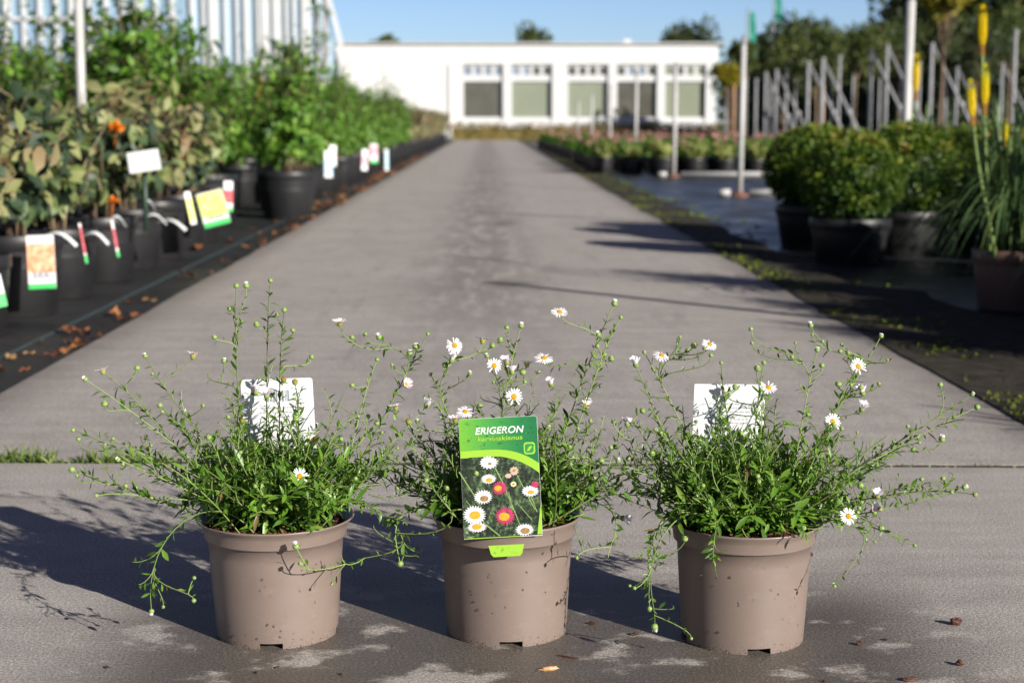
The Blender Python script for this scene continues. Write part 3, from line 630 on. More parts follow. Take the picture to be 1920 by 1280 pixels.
GRN = plain("green_print", (.06, .52, .12), .35); DRK = plain("dark_print", (.08, .07, .08), .4); PNK = fotomat("pink_flower_print", [(.35, (.45, .06, .16)), (.6, (.75, .45, .50))], 40); DGR = plain("dark_stake", (.02, .045, .03), .5)
def plabel(px, py, Y, wd, ht, bands, label, roll=0, yaw=0, pitch=-8, stake=.12, stakem=None, rows=False):
    t = thing("plant_label", label, "label", AT(px, py, Y)); t.rotation_euler = (math.radians(pitch), math.radians(roll), math.radians(yaw)); t["group"] = "plant labels in the left rows"
    q = MB(); q.box((0, .001, 0), (wd, .0012, ht)); q.build("card", M['card_white'], t)
    for a, b, m in bands:
        q = MB(); q.box((0, -.0004, ht * (.5 - (a + b) / 2)), (wd * .985, .0008, ht * (b - a))); q.build("print", m, t)
    if stake: q = MB(); q.box((0, .004, -ht / 2 - stake / 2 + .02), (.012, .003, stake)); q.build("stake", stakem or M['card_white'], t)
    if rows:
        q = MB()
        for k in range(4):
            x = -wd * .32
            while x < wd * .3: l_ = random.Random(k * 9 + int(x * 999)).uniform(.012, .03) * wd * 6; q.box((x + l_ / 2, -.0012, ht * (.5 - .69 - k * .035)), (l_, .0006, ht * .02)); x += l_ * 1.35
        q.build("small_print", DRK, t)
    return t
plabel(77, 491, 5.33, .090, .178, [(.16, .70, ORG), (.70, .90, M['card_white']), (.91, 1.0, GRN)], "orange rose label with a green lower edge on the black pot at the left", -2, 6, -6, 0, rows=True)
plabel(400, 391, 7.66, .125, .165, [(.03, .72, YEL), (.86, 1.0, GRN)], "tilted yellow flower label with green lower edge", -14, 10, -6, 0, rows=True)
plabel(428, 368, 8.2, .05, .155, [(.3, .72, RED), (.88, 1.0, GRN)], "narrow red and white label right of the yellow one", 4, 35, -4, 0)
plabel(270, 302, 6.75, .130, .125, [], "blank white tag tilted on a dark stake above the pots", -8, 12, -48, 0)
tg = thing("tag_stake", "dark green stake holding up the blank white tag", "stake", AT(272, 380, 6.76)); q = MB(); q.tube([(0, .01, .14), (0, 0, -.12)], .014, .010, 6); q.build("shaft", DGR, tg)
plabel(156, 456, 5.95, .009, .15, [(.1, .75, RED), (.8, 1.0, GRN)], "thin red label seen edge on, beside the second black pot", -8, 20, -4, 0)
plabel(216, 447, 6.45, .010, .15, [(.25, .75, RED), (.85, 1.0, GRN)], "thin red and white label seen edge on, third black pot", -8, 20, -4, 0)
plabel(357, 390, 7.35, .028, .15, [(.2, .9, YEL)], "narrow pale yellow label just left of the tilted yellow one", -10, 30, -4, 0)
plabel(-2, 545, 4.9, .03, .10, [(.6, 1.0, GRN)], "label cut off by the left edge with only its green corner in view", -10, 25, -4, 0)
plabel(616, 308, 12.1, .075, .20, [(.3, .9, BLU)], "blue and white label on the pot behind the large green shrub", 3, 40, -4, 0)
plabel(624, 292, 12.4, .06, .16, [], "plain white label just above the blue one", 3, 30, -4, 0)
plabel(684, 300, 14.6, .06, .19, [(.35, .75, PNK)], "pink and white label on the fourth green shrub", 5, 30, -4, 0)
plabel(701, 288, 16.2, .09, .19, [(.1, .6, PNK), (.85, 1, GRN)], "pink label with green foot farther down the row", 3, 35, -4, 0)
plabel(725, 300, 18.2, .045, .24, [(.1, .9, BLU)], "thin teal label beside the farther black pot", 2, 35, -4, 0)
def loop(px, py, Y, L, az, lab):
    t = thing("loop_label", lab, "label", AT(px, py, Y)); t.rotation_euler = (0, 0, az); t["group"] = "white loop labels on the pots"; q = MB(); n_ = 10
    for i in range(n_ + 1):
        u = i / n_; x = (u - .5) * L; z = .028 * math.sin(u * PI) - .03 * u
        for s_ in (-1, 1): q.v.append((x, s_ * .008, z + s_ * .004))
    for i in range(n_): q.face((2 * i, 2 * i + 2, 2 * i + 3, 2 * i + 1), 0, 0, True)
    q.build("strip", M['card_white'], t)
loop(112, 444, 5.5, .13, -.3, "white loop label arched over the pot with the orange rose label"); loop(180, 443, 6.1, .10, -.2, "white loop label on the second pot from the orange rose label"); loop(292, 408, 6.95, .09, .2, "short white loop label below the blank white tag")
loop(322, 418, 7.1, .16, -.5, "long white loop label sagging over the pot left of the yellow label"); loop(280, 382, 6.9, .05, .3, "small white loop label on the stem under the blank tag"); loop(222, 412, 6.5, .06, .3, "small white loop label above the third thin label"); loop(8, 405, 5.2, .07, .6, "white loop label on the stem at the left edge")

# fallen leaves along the left edge of the path
R = random.Random(55); protos = []
for k in range(5):
    q = MB(); n_ = 7; W = [.0, .55, .85, 1, .8, .45, 0]
    for i in range(n_):
        u = i / (n_ - 1); c = (u - .5) * .07; wv_ = W[i] * .021
        for s_ in (-1, 0, 1): q.v.append((c, s_ * wv_ * (1 + .2 * math.sin(i * 3 + k)), .006 + abs(s_) * .006 * math.sin(i * 1.7 + k + s_) + .012 * (u - .5) ** 2 * 4 * (k % 2 + .3) + (.002 * k)))
    for i in range(n_ - 1):
        for j in (0, 1): q.face((3 * i + j, 3 * i + 3 + j, 3 * i + 4 + j, 3 * i + 1 + j), 0, (k * .23) % 1, True)
    protos.append(q.mesh("fallen_leaf", M['dead']))
def drop_leaf(x, y, s_, k, lab, z=MZ):
    o = link("fallen_leaf", protos[k % 5], None, (x, y, z + .002), (R.uniform(-.35, .35), R.uniform(-.3, .3), R.uniform(0, 6.28))); o.scale = (s_, s_, s_); return tag(o, lab, "leaf", "fallen leaves along the left path edge")
for i in range(240):
    y = (3.9 + 22 * R.random() ** 1.1) if i < 130 else R.uniform(10, 34); x = -1.20 - abs(R.gauss(0, .09 if i < 130 else .13)) if R.random() < .8 else -1.2 - R.random() * .35
    drop_leaf(x, y, R.uniform(.5, 1.15) * (1.25 if y > 11 else .85), R.randint(0, 4), "dry brown fallen leaf on the black mat beside the concrete path")
for (px, py, s_, k) in ((122, 625, .9, 1), (148, 628, 1.0, 2), (160, 634, .8, 0), (140, 634, .8, 3), (125, 668, .8, 3), (100, 672, .7, 0), (350, 522, 1.2, 2), (372, 470, 1.3, 2), (545, 440, 1.4, 3), (600, 395, 1.6, 2), (640, 388, 1.5, 2)):
    p = G(px, py, MZ); drop_leaf(p.x, p.y, s_, k, "large curled reddish fallen leaf on the black mat edge", MZ + .008)

# ------------------------------------------------------------------ right side: roses, box shrubs, torch lilies
def proto_rose(seed):
    R = random.Random(seed); t = thing("pink_rose", "", "rose"); black_pot(.15, .24, t, fill='soil', seg=16)
    st, lf = branchy(R, .22, 10, .24, .20, 0, 9, .065, .042, lambda p, R: min(1, max(0, R.gauss(.45, .25))), .004, .1, .2, .4)
    st.build("stems", M['twig'], t); lf.build("foliage", M['bright'], t)
    for i in range(2):
        q = MB(); c = Vector((R.uniform(-.17, .17), R.uniform(-.17, .17), .38 + R.uniform(0, .14)))
        for k in range(22): v = rv(R); v.z = abs(v.z) * .8; q.leaf(c, v, rv(R), .045, .04, R.random(), 0, .2, .3)
        q.build("blossom", M['rosepink'], t)
    return t
rp = [proto_rose(300 + i) for i in range(3)]; R = random.Random(8)
def proto_bedgreen(seed):
    R = random.Random(seed); t = thing("bedding_plant", "", "plant"); black_pot(.15, .22, t, fill='soil', seg=16)
    st, lf = branchy(R, .20, 11, .20, .22, 0, 10, .06, .04, lambda p, R: min(1, max(0, R.gauss(.72, .2))), .004, .1, .18, .4)
    st.build("stems", M['twig'], t); lf.build("foliage", M['bedleaf'], t); return t
gp = [proto_bedgreen(320 + i) for i in range(2)]
yy, row = 20.65, 0
while yy < 46:
    xx = 1.52 + (.75 if row == 0 else 0)
    while xx < 5.6:
        if row < 2 : place(gp, row + int(xx * 7), (xx, yy, MZ), R.uniform(0, 6.28), "yellowish green plant in a black pot in the front of the rose bed", "green plants before the roses", R.uniform(.9, 1.05))
        else: place(rp, int(xx * 13) + row, (xx, yy, MZ), R.uniform(0, 6.28), "pink rose in a black pot in the bed before the white building", "pink roses in black pots", R.uniform(.80, .98))
        xx += .40
    row += 1; yy += .42 if row < 4 else (.9 if row < 9 else 2.0)
def proto_box(seed, r=.235, rz=.208):
    R = random.Random(seed); t = thing("box_shrub", "", "shrub"); black_pot(.19, .21, t, fill='soil'); q = MB(); cz = .395
    q.ellip((0, 0, cz), (r * .80, r * .80, rz * .80), 16, 10, 0, .12, .05, None, R)
    for i in range(5200):
        v = rv(R)
        if v.z < -.9: continue
        bump = 1 + .10 * noise.noise(v * 2.3 + Vector((seed, 0, 0))) + .06 * noise.noise(v * 6); d = R.uniform(.80, 1.03) * bump
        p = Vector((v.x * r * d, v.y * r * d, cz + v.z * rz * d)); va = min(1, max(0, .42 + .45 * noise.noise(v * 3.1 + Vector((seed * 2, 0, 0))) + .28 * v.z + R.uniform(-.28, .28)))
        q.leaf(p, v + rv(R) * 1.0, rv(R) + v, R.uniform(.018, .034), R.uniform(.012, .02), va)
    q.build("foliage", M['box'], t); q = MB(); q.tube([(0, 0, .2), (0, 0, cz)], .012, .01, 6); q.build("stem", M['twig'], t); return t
xp = [proto_box(401), proto_box(402, .242, .215)]
for i, (x, y, s_, lab) in enumerate([(1.76, 7.72, 1.0, "round clipped box shrub in a black pot nearest the path"), (1.80, 8.85, 1.02, "round box shrub left behind the front one"), (2.14, 8.15, 1.06, "box shrub behind and right of the front one"), (1.95, 9.35, 1.02, "box shrub at the back behind the tall white pole's foot"),
        (2.62, 8.25, 1.04, "box shrub behind the leaning flower stems"), (2.75, 9.3, 1.02, "box shrub in the back row near the right edge"), (3.08, 8.3, 1.04, "box shrub at the right edge behind the torch lily leaves"), (3.5, 9.8, 1.0, "box shrub in the back row at the right edge")]):
    place(xp, i, (x, y, MZ), i * 1.7, lab, "round box shrubs in black pots", s_ * 1.04)
def make_lily(seed, loc, lab, spikes, nbl=150, Lb=.62, potr=.15, poth=.22, grp="torch lilies in brown pots"):
    R = random.Random(seed); t = thing("torch_lily", lab, "flower", loc, 0, grp); black_pot(potr, poth, t, 'terra', 24, 'coir')
    q = MB()
    for i in range(nbl):
        az = R.uniform(0, 2 * PI); L = Lb * R.uniform(.55, 1.15); lean = R.uniform(.10, .9); b = Vector((math.cos(az) * R.random() * .08, math.sin(az) * R.random() * .08, poth - .03)); o = Vector((math.cos(az), math.sin(az), 0))
        pts = bez(b, b + Vector((0, 0, L * .45)) + o * L * .10, b + Vector((0, 0, L * (.95 - .5 * lean))) + o * L * .45 * lean, b + o * L * lean * .95 + Vector((0, 0, L * (.95 - 1.15 * lean))), 8)
        sd = Vector((-math.sin(az), math.cos(az), 0)); va = R.random(); k0 = len(q.v); wd = R.uniform(.005, .009)
        for j, p in enumerate(pts):
            ww = wd * (1 - (j / 8) ** 2.2) + .0006; q.v += [tuple(p - sd * ww + Vector((0, 0, ww * .5))), tuple(p), tuple(p + sd * ww + Vector((0, 0, ww * .5)))]
        for j in range(8):
            for c in (0, 1): q.face((k0 + 3 * j + c, k0 + 3 * j + c + 1, k0 + 3 * j + 4 + c, k0 + 3 * j + 3 + c), 0, va, True)
    q.build("leaves", M['blade'], t)
    for (tx, ty, tz, ln, rr, gr) in spikes:                        # tip relative to the pot
        tip = Vector((tx, ty, tz)); b = Vector((max(-.1, min(.1, tx * .7)), max(-.1, min(.1, ty * .7)), poth - .03)); ax = (tip - b).normalized(); ax = (ax + Vector((0, 0, 1.2))).normalized(); e = tip - ax * ln
        pts = bez(b, b.lerp(e, .35) + Vector((0, 0, .03)), e - ax * e.length * .25, e + ax * ln * .85, 12); q = MB(); q.tube(pts, .0075, .005, 7)
        so_ = q.build("flower_stem", M['pokerstem'], t); q = MB(); n_ = int(1500 * ln)
        for k in range(n_):
            u = (k + R.random()) / n_; an = k * 2.39996; r_ = rr * (.40 if u < .2 else min(1, .40 + (u - .2) * 2.6) if u < .84 else 1.0 - (u - .84) * 3.6); o1 = ax.orthogonal().normalized(); o2 = ax.cross(o1); out = o1 * math.cos(an) + o2 * math.sin(an)
            c = e + ax * (ln * u); va = (.02 + R.uniform(0, .1)) if u < .22 else min(1, max(0, (.25 + u * (.35 + gr)) + R.uniform(-.1, .1)))
            q.leaf(c + out * r_ * .35, out * .75 + ax * (-.9 if u < .8 else -.9 + (u - .8) * 8), ax + out, r_ * .9 + .006, .007, va, 0, .4, -.2)
        q.build("flower_spike", M['poker'], so_)
def rel(px, py, Y, loc): p = AT(px, py, Y); return (p.x - loc[0], p.y - loc[1], p.z - loc[2])
L1 = (1.91, 5.75, MZ); P = lambda px, py, Y: rel(px, py, Y, L1)
make_lily(501, L1, "torch lily with tall yellow spikes in a brown pot at the right edge", [(*P(1843, 12, 5.85), .17, .0145, .1), (*P(1847, 122, 5.7), .17, .0135, .5), (*P(1820, 152, 5.6), .15, .0135, .35), (*P(1884, 225, 5.8), .09, .010, .7)], 320, .66)
L2 = (2.36, 8.75, MZ); P2 = lambda px, py, Y: rel(px, py, Y, L2)
make_lily(502, L2, "torch lily standing among the box shrubs, its yellow spike right of the tall white pole", [(*P2(1718, 104, 8.75), .24, .022, .1)], 240, .62)
R = random.Random(91)
for i, (x, y, nb, Lb) in enumerate(((2.02, 4.86, 230, .52), (2.05, 4.10, 230, .5), (2.2, 2.5, 200, .5))):
    make_lily(520 + i, (x, y, MZ), "torch lily without flowers just outside the right edge, shading the mat", [], nb, Lb)
for i, (x, y) in enumerate(((2.46, 6.62), (2.56, 6.1), (2.52, 5.3), (2.55, 4.7), (2.52, 4.1), (3.0, 6.6), (2.98, 5.9), (3.0, 5.2), (3.0, 4.4))):  # box shrubs added at and beyond the right edge to block the sun
    place(xp, i, (x, y, MZ), i * 1.3, "round box shrub added just outside the right edge to shade the mat", "round box shrubs in black pots", 1.02)
for i, (x, y) in enumerate(((3.45, 6.9), (3.4, 6.2), (3.45, 5.5), (3.45, 4.8), (3.9, 6.5), (3.9, 5.6))):  # taller green shrubs added out of view to shade the box shrubs
    place(bp_, i, (x, y, MZ), i * 1.3, "leafy green shrub added just outside the right edge to shade the box shrubs", "green shrubs in black pots", .95)
# ------------------------------------------------------------------ foreground: three potted fleabanes and their cards
def taupe_pot(parent, r0=.0785, r1=.0955, h=.1555, rz=0):
    q = MB(); seg = 96; rc = .0900 + (r1 - .0965) * .4; zc = h - .025
    def rad(z): return r0 + (rc - .0046 - r0) * z / zc
    prof = [(rad(.0075), .0075), (rad(.02), .02)] + [(rad(z), z) for z in (.05, .08, .11, zc - .001)] + [(rc - .0003, zc + .0001), (rc, zc + .0016), (rc + .0014, h - .0125), (rc + .0020, h - .0112), (rc + .0042, h - .006), (r1, h - .0022), (r1 + .0003, h - .0006), (r1 - .0012, h), (r1 - .0030, h - .0012), (rc - .0006, h - .010), (rc - .0035, h - .016), (rad(.08) - .003, .08), (rad(.02) - .003, .02), (rad(.0085) - .003, .0085)]
    q.lathe(prof, seg)
    # foot ring broken by four drain notches
    def arc(a0, a1):
        n_ = 30; b = len(q.v)
        for i in range(n_ + 1):
            a = a0 + (a1 - a0) * i / n_
            for rr, z in ((rad(0), 0.0), (rad(.0075), .0075), (rad(.0075) - .003, .0075), (rad(0) - .0032, 0.0)): q.v.append((rr * math.cos(a), rr * math.sin(a), z))
        for i in range(n_):
            for k in range(4): k2 = (k + 1) % 4; q.face((b + 4 * i + k, b + 4 * i + k2, b + 4 * i + 4 + k2, b + 4 * i + 4 + k), 0, 0, False)
        q.face((b, b + 1, b + 2, b + 3)); e = b + 4 * n_; q.face((e + 3, e + 2, e + 1, e))
    hw = .19
    for k in range(4): arc(rz + k * PI / 2 + hw, rz + (k + 1) * PI / 2 - hw)
    q.lathe([(rad(.01) - .003, .0095), (.02, .0095), (.001, .0095)], 48)
    o = q.build("pot", M['taupe'], parent)
    q = MB(); R = random.Random(int(rz * 100)); rs = rc - .0045; zs_ = h - .013
    q.lathe([(rs, zs_ - .004), (rs * .8, zs_), (rs * .5, zs_ + .004), (.002, zs_ + .007)], 40); q.build("soil", M['soil'], parent)
    q = MB()
    for i in range(520):
        a = R.uniform(0, 2 * PI); d = R.random() ** .5 * (rs - .004); s_ = R.uniform(.003, .010); c = Vector((d * math.cos(a), d * math.sin(a), zs_ + .006 * (1 - d / rs) + R.uniform(-.001, .004)))
        q.box(c, (s_, s_ * R.uniform(.25, .7), s_ * R.uniform(.15, .4)), 0, Matrix.Rotation(R.uniform(0, 6.3), 3, 'Z') @ Matrix.Rotation(R.uniform(-.7, .7), 3, 'X') @ Matrix.Rotation(R.uniform(-.6, .6), 3, 'Y'), R.random())
    tag(q.build("bark_mulch", M['bark'], parent), None, None, None, "stuff")
    # drops of water on the wall
    q = MB()
    for i in range(26):
        a = R.uniform(-2.4, -.7); z = R.uniform(.012, zc - .005); s_ = R.uniform(.0006, .0017); q.ellip((rad(z) * math.cos(a), rad(z) * math.sin(a), z), (s_, s_, s_ * 1.25), 8, 5)
    tag(q.build("water_drops", WATER, parent), None, None, None, "stuff")
    return o
_m, _n, _l, _b = _mat("water_drop"); _b.inputs["Base Color"].default_value = (.9, .9, .9, 1); _b.inputs["Roughness"].default_value = .03; _b.inputs["Transmission Weight"].default_value = 1; _b.inputs["IOR"].default_value = 1.33; WATER = _m

# flower heads, facing +Z, base at the origin
def petals_mesh(seed, n, L, W, elev, droop, miss=0, pink=0):
    R = random.Random(seed); q = MB()
    for i in range(n):
        if R.random() < miss: continue
        a = 2 * PI * i / n + R.uniform(-.09, .09); el = elev + R.uniform(-.12, .12); l_ = L * R.uniform(.85, 1.08); c, s_ = math.cos(a), math.sin(a); sd = Vector((-s_, c, 0)); b = len(q.v); va = min(1, max(0, R.uniform(.0, .75) + pink))
        for u, wd in ((0, .42), (.35, .85), (.75, 1.0), (.94, .75), (1.0, .25)):
            r = .0026 + math.cos(el) * l_ * u; z = .0016 + math.sin(el) * l_ * u - droop * l_ * u * u
            p = Vector((c * r, s_ * r, z)); q.v += [tuple(p - sd * W * wd * .5 + Vector((0, 0, .00025))), tuple(p), tuple(p + sd * W * wd * .5 + Vector((0, 0, .00025)))]
        for k in range(4):
            for j in (0, 1): q.face((b + 3 * k + j, b + 3 * k + 3 + j, b + 3 * k + 4 + j, b + 3 * k + 1 + j), 0, va, True)
    return q.mesh("flower", M['petal'])
OPEN = [petals_mesh(1, 20, .0100, .0019, .12, .12), petals_mesh(2, 22, .0104, .0018, .05, .18, .05), petals_mesh(3, 18, .0096, .0020, .25, .15, .08), petals_mesh(4, 23, .0098, .0017, .0, .25, .04)]
HALF = [petals_mesh(5, 26, .0086, .0021, .95, -.1, .03, .1), petals_mesh(6, 24, .0080, .0021, .80, -.15, .05, .45), petals_mesh(7, 26, .0074, .0020, 1.1, -.05, 0, .0)]
SIDE = [petals_mesh(8, 26, .0100, .0021, .42, .06, .0, .12), petals_mesh(9, 24, .0104, .0020, .55, .1, .04, .18)]
q = MB(); q.ellip((0, 0, .0016), (.0043, .0043, .0023), 14, 7, 0, 0, .05); DISC = q.mesh("disc", M['disc'])
q = MB(); q.ellip((0, 0, .0016), (.0036, .0036, .0022), 14, 7, 0, 0, .08); SPENT = q.mesh("disc", M['spent'])
def cup_mesh(rr, ht):
    q = MB(); q.lathe([(.0009, -ht), (rr * .62, -ht * .82), (rr * .96, -ht * .35), (rr, .0004), (rr * .93, .0016), (rr * .3, .0012)], 12)
    R = random.Random(4)
    for i in range(16): a = 2 * PI * i / 16; o_ = Vector((math.cos(a), math.sin(a), 0)); q.leaf(o_ * rr * .75 + Vector((0, 0, -ht * .8)), o_ * .35 + Vector((0, 0, 1)), o_, ht * 1.25, .0014, R.random(), 0, .1, .1)
    for i in range(len(q.va)): q.va[i] = .25 + .5 * (i % 7) / 7
    return q.mesh("cup", M['bud'])
CUP = cup_mesh(.0036, .0042); 
def bud_mesh(seed, r, white):
    R = random.Random(seed); q = MB(); q.ellip((0, 0, 0), (r, r, r * .86), 12, 8, 0, .5, .03, None, R)
    for i in range(18):
        a = 2 * PI * i / 18; o_ = Vector((math.cos(a), math.sin(a), 0)); q.leaf(o_ * r * .55 + Vector((0, 0, -r * .7)), o_ * .9 + Vector((0, 0, 1)), o_, r * 1.5, r * .36, R.random(), 0, .1, .55)
    if white:
        for i in range(22): a = 2 * PI * i / 22; o_ = Vector((math.cos(a), math.sin(a), 0)); q.leaf(o_ * r * R.uniform(.2, .75) + Vector((0, 0, r * .5)), o_ * .2 + Vector((0, 0, 1)), o_, r * (.5 + .5 * white), r * .36, R.uniform(0, .9), 1, .1, .1)
    else: q.ellip((0, 0, r * .62), (r * .62, r * .62, r * .30), 10, 5, 0, 1.0, .06, None, R)
    return q.mesh("flower_bud", [M['bud'], M['petal']])
BUDS = [bud_mesh(1, .0036, 0), bud_mesh(2, .0044, 0), bud_mesh(3, .0028, 0), bud_mesh(4, .0042, .5), bud_mesh(5, .0046, 1.1)]
def orient(n, p, roll=0, s=1):
    return Matrix.Translation(p) @ n.normalized().to_track_quat('Z', 'Y').to_matrix().to_4x4() @ Matrix.Rotation(roll, 4, 'Z') @ Matrix.Scale(s, 4)

def fleabane(loc, label, tips, seed, n_rand, rz, soil_c, fan=(1, 1), r1=.0965, keep=False):
    """tips: (px, py, dy, kind) with kind o=open f=facing us s=side-on h=half open p=pink half d=bare disc b=bud w=white bud x=leafy tip; dy = depth from the pot's middle"""
    R = random.Random(seed); loc = Vector(loc); t = thing("potted_fleabane", label, "potted plant", loc, 0, "potted white fleabanes"); taupe_pot(t, r1=r1, rz=rz)
    zs_ = .146; st = MB(); lf = MB(); curves = []; heads = []
    sunh = Vector((sun_dir.x, sun_dir.y, .6))
    def put_leaf(p, tg, L, hi=True, lo=.0):
        if keep and abs(p.x) < .066 and p.y < -.062 and .12 < p.z < .33: return
        v = rv(R); v = (v - tg * v.dot(tg)); v = v.normalized() if v.length > .1 else tg.orthogonal().normalized()
        d = (v * .8 + tg * R.uniform(.3, .9) + Vector((0, 0, R.uniform(-.2, .25)))).normalized()
        lf.leaf(p, d, tg * .7 + Vector((0, 0, .6)) + rv(R) * .4, L, L * R.uniform(.21, .35), min(1, max(0, R.gauss(.42, .22) + lo)), 0, R.uniform(.1, .35), R.uniform(-.15, .45), hi)
    def stem(pts, r0, r1, dens=.0075, l0=.024, l1=.010, va=None, t0=.1):
        pts = [clear(p) for p in pts]
        if sum(1 for p in pts[2:] if hid(p)) > 0: return pts
        va = R.uniform(.1, .9) if va is None else va; st.tube(pts, r0, r1, 5, 0, va, False)
        ln = sum((pts[i + 1] - pts[i]).length for i in range(len(pts) - 1)); n = max(2, int(ln / dens)); m = len(pts) - 1
        for k in range(n):
            u = t0 + (.94 - t0) * (k + R.uniform(.1, .9)) / n; i0 = min(m - 1, int(u * m)); p = pts[i0].lerp(pts[i0 + 1], u * m - i0); tg = (pts[i0 + 1] - pts[i0]).normalized()
            L = (l0 + (l1 - l0) * u) * R.uniform(.6, 1.25); put_leaf(p, tg, L, True, .10 * u)
            if R.random() < .35: put_leaf(p, tg, L * .6, True, .1 * u)
        return pts
    def head(kind, p, tg):
        up = Vector((0, 0, 1)); roll = R.uniform(0, 6.28)
        if kind in 'ofsdhp':
            nrm = {'o': tg * .5 + up * .8 + Vector((.25, -.55, 0)), 'f': Vector((.25, -1, .45)), 's': tg * .7 + up * .9 + Vector((0, .15, 0)), 'd': tg + up * .4, 'h': tg + up * .5, 'p': tg + up * .5}[kind] + rv(R) * .12
            heads.append((kind, p, nrm, roll))
        else: heads.append((kind, p, tg * .8 + up * .35 + rv(R) * .15, roll))
    def loc_at(px, py, dy): return AT(px, py, loc.y + dy) - loc
    def wall(z): return .0785 + .018 * min(1, z / .13) + (.006 if z > .12 else 0)
    def clear(p):                                                  # keeps shoots outside the pot's wall
        r_ = math.hypot(p.x, p.y); w_ = wall(p.z)
        if (p.z < .141 and .3 * w_ < r_ < w_) or (p.z < .162 and .086 < r_ < w_): return Vector((p.x * w_ / r_, p.y * w_ / r_, p.z))
        return p
    def hid(p): return keep and abs(p.x) < .052 and p.y < -.082 and .13 < p.z < .32
    bases = []
    def base_for(T):
        o = Vector((T.x, T.y, 0)); l_ = o.length; o = o / l_ if l_ > .01 else Vector((1, 0, 0)); a = R.uniform(0, 6.28); r = R.random() * .04
        return o * min(.045, l_ * .4) + Vector((math.cos(a) * r, math.sin(a) * r, zs_)), o, l_
    def main(T, r=.0011, dens=.0075, l0=.027, l1=.011):
        b, o, l_ = base_for(T); h = T.z - zs_
        if T.z < zs_ - .02 and l_ < .19:                          # hangs down over the rim
            p1 = Vector((o.x * .085, o.y * .085, zs_ + .065)); p2 = Vector((T.x + o.x * .02, T.y + o.y * .02, zs_ + .02)) + rv(R) * .012
        elif T.z < zs_ + .05:                                     # runs out low and nearly level
            p1 = Vector((b.x, b.y, zs_ + .035)) + o * l_ * .28; p2 = Vector((b.x, b.y, zs_ + .04)).lerp(T, .72) + Vector((0, 0, .014)) + rv(R) * .008
        else:
            p1 = b + Vector((0, 0, .30 * max(h, .05))) + o * l_ * .22 + rv(R) * .010; p2 = Vector((b.x, b.y, zs_ + .01)).lerp(T, .68) + Vector((0, 0, .012 * R.uniform(-.6, 1))) + rv(R) * .012
        return stem(bez(b, p1, p2, T, 16), r, r * .55, dens, l0, l1, t0=.06)
    for (px, py, dy, kind) in sorted(tips, key=lambda q_: -abs(q_[0] - soil_c) - .6 * max(0, 985 - q_[1])):
        T = loc_at(px, py, dy); best = None
        for c in curves:
            for k in range(6, 14):
                d = (T - c[k]).length
                if .012 < d < .10 and (c[k].z < T.z - .28 * d or T.z < zs_ - .02) and (best is None or d < best[0]): best = (d, c, k)
        if best and R.random() < .8:
            d, c, k = best; p0 = c[k]; tg = (c[k + 1] - c[k]).normalized()
            pts = stem(bez(p0, p0 + tg * d * .4, T - (Vector((0, 0, .35 * d)) if T.z > p0.z else Vector((0, 0, -.2 * d))) + rv(R) * .006, T, 8), .0008, .0006, .0095, .014, .007, None, .12)
            if d > .05: curves.append([pts[min(8, int(i / 2))] for i in range(17)])
        else: pts = main(T); curves.append(pts)
        if len(pts) == 17:
            for k in range(R.randint(1, 3)):
                j = R.randint(6, 13); p0 = pts[j]; tg = (pts[j + 1] - pts[j]).normalized(); v = rv(R); v.z = abs(v.z) * .7; d = R.uniform(.02, .05); e = p0 + (tg * .9 + v * .8).normalized() * d
                pp = stem(bez(p0, p0 + tg * d * .4, e - v * d * .2, e, 6), .0007, .0005, .008, .014, .008, None, .1)
                if R.random() < .3: head('b', e, (pp[-1] - pp[-2]).normalized())
        if kind != 'x': head(kind, T, (pts[-1] - pts[-2]).normalized())
    # further shoots all round
    for i in range(n_rand):
        az = R.uniform(0, 2 * PI); inc = R.uniform(.08, 1.28); L = R.uniform(.09, .225) * (1 if abs(math.cos(az)) > .4 else .8); L *= (.75 + .25 * inc)
        x = math.cos(az) * math.sin(inc) * L * (fan[0] if math.cos(az) < 0 else fan[1]); y = math.sin(az) * math.sin(inc) * L * .8; T = Vector((x, y, zs_ + math.cos(inc) * L * .88 + R.uniform(-.01, .02)))
        pts = main(T, r=.00095, dens=.0072, l0=.025, l1=.011); curves.append(pts)
        if R.random() < .62: head(R.choice('bbbbbw'), T, (pts[-1] - pts[-2]).normalized())
        for k in range(R.randint(2, 4)):
            j = R.randint(5, 13); p0 = pts[j]; tg = (pts[j + 1] - pts[j]).normalized(); v = rv(R); v.z = abs(v.z); d = R.uniform(.02, .05); e = p0 + (tg * .8 + v * .8).normalized() * d
            pp = stem(bez(p0, p0 + tg * d * .4, e - v * d * .2, e, 6), .0007, .0005, .0085, .014, .008, None, .1)
            if R.random() < .4: head('b', e, (pp[-1] - pp[-2]).normalized())
    # dense leafy middle
    for i in range(190):
        az = R.uniform(0, 2 * PI); inc = min(1.15, abs(R.gauss(0, .70))); L = R.uniform(.045, .125); r0 = R.random() ** .5 * .046; b = Vector((math.cos(az) * r0, math.sin(az) * r0, zs_ - .002))
        e = b + Vector((math.cos(az) * math.sin(inc) * L * 1.05, math.sin(az) * math.sin(inc) * L * .95, math.cos(inc) * L * .95 + .006)); stem(bez(b, b + Vector((0, 0, L * .3)), b.lerp(e, .6) + Vector((0, 0, L * .12)), e, 6), .0011, .0008, .0072, .032, .022, None, .0) if True else None
    st.build("stems", M['stem'], t); lf.build("foliage", M['leaf'], t)
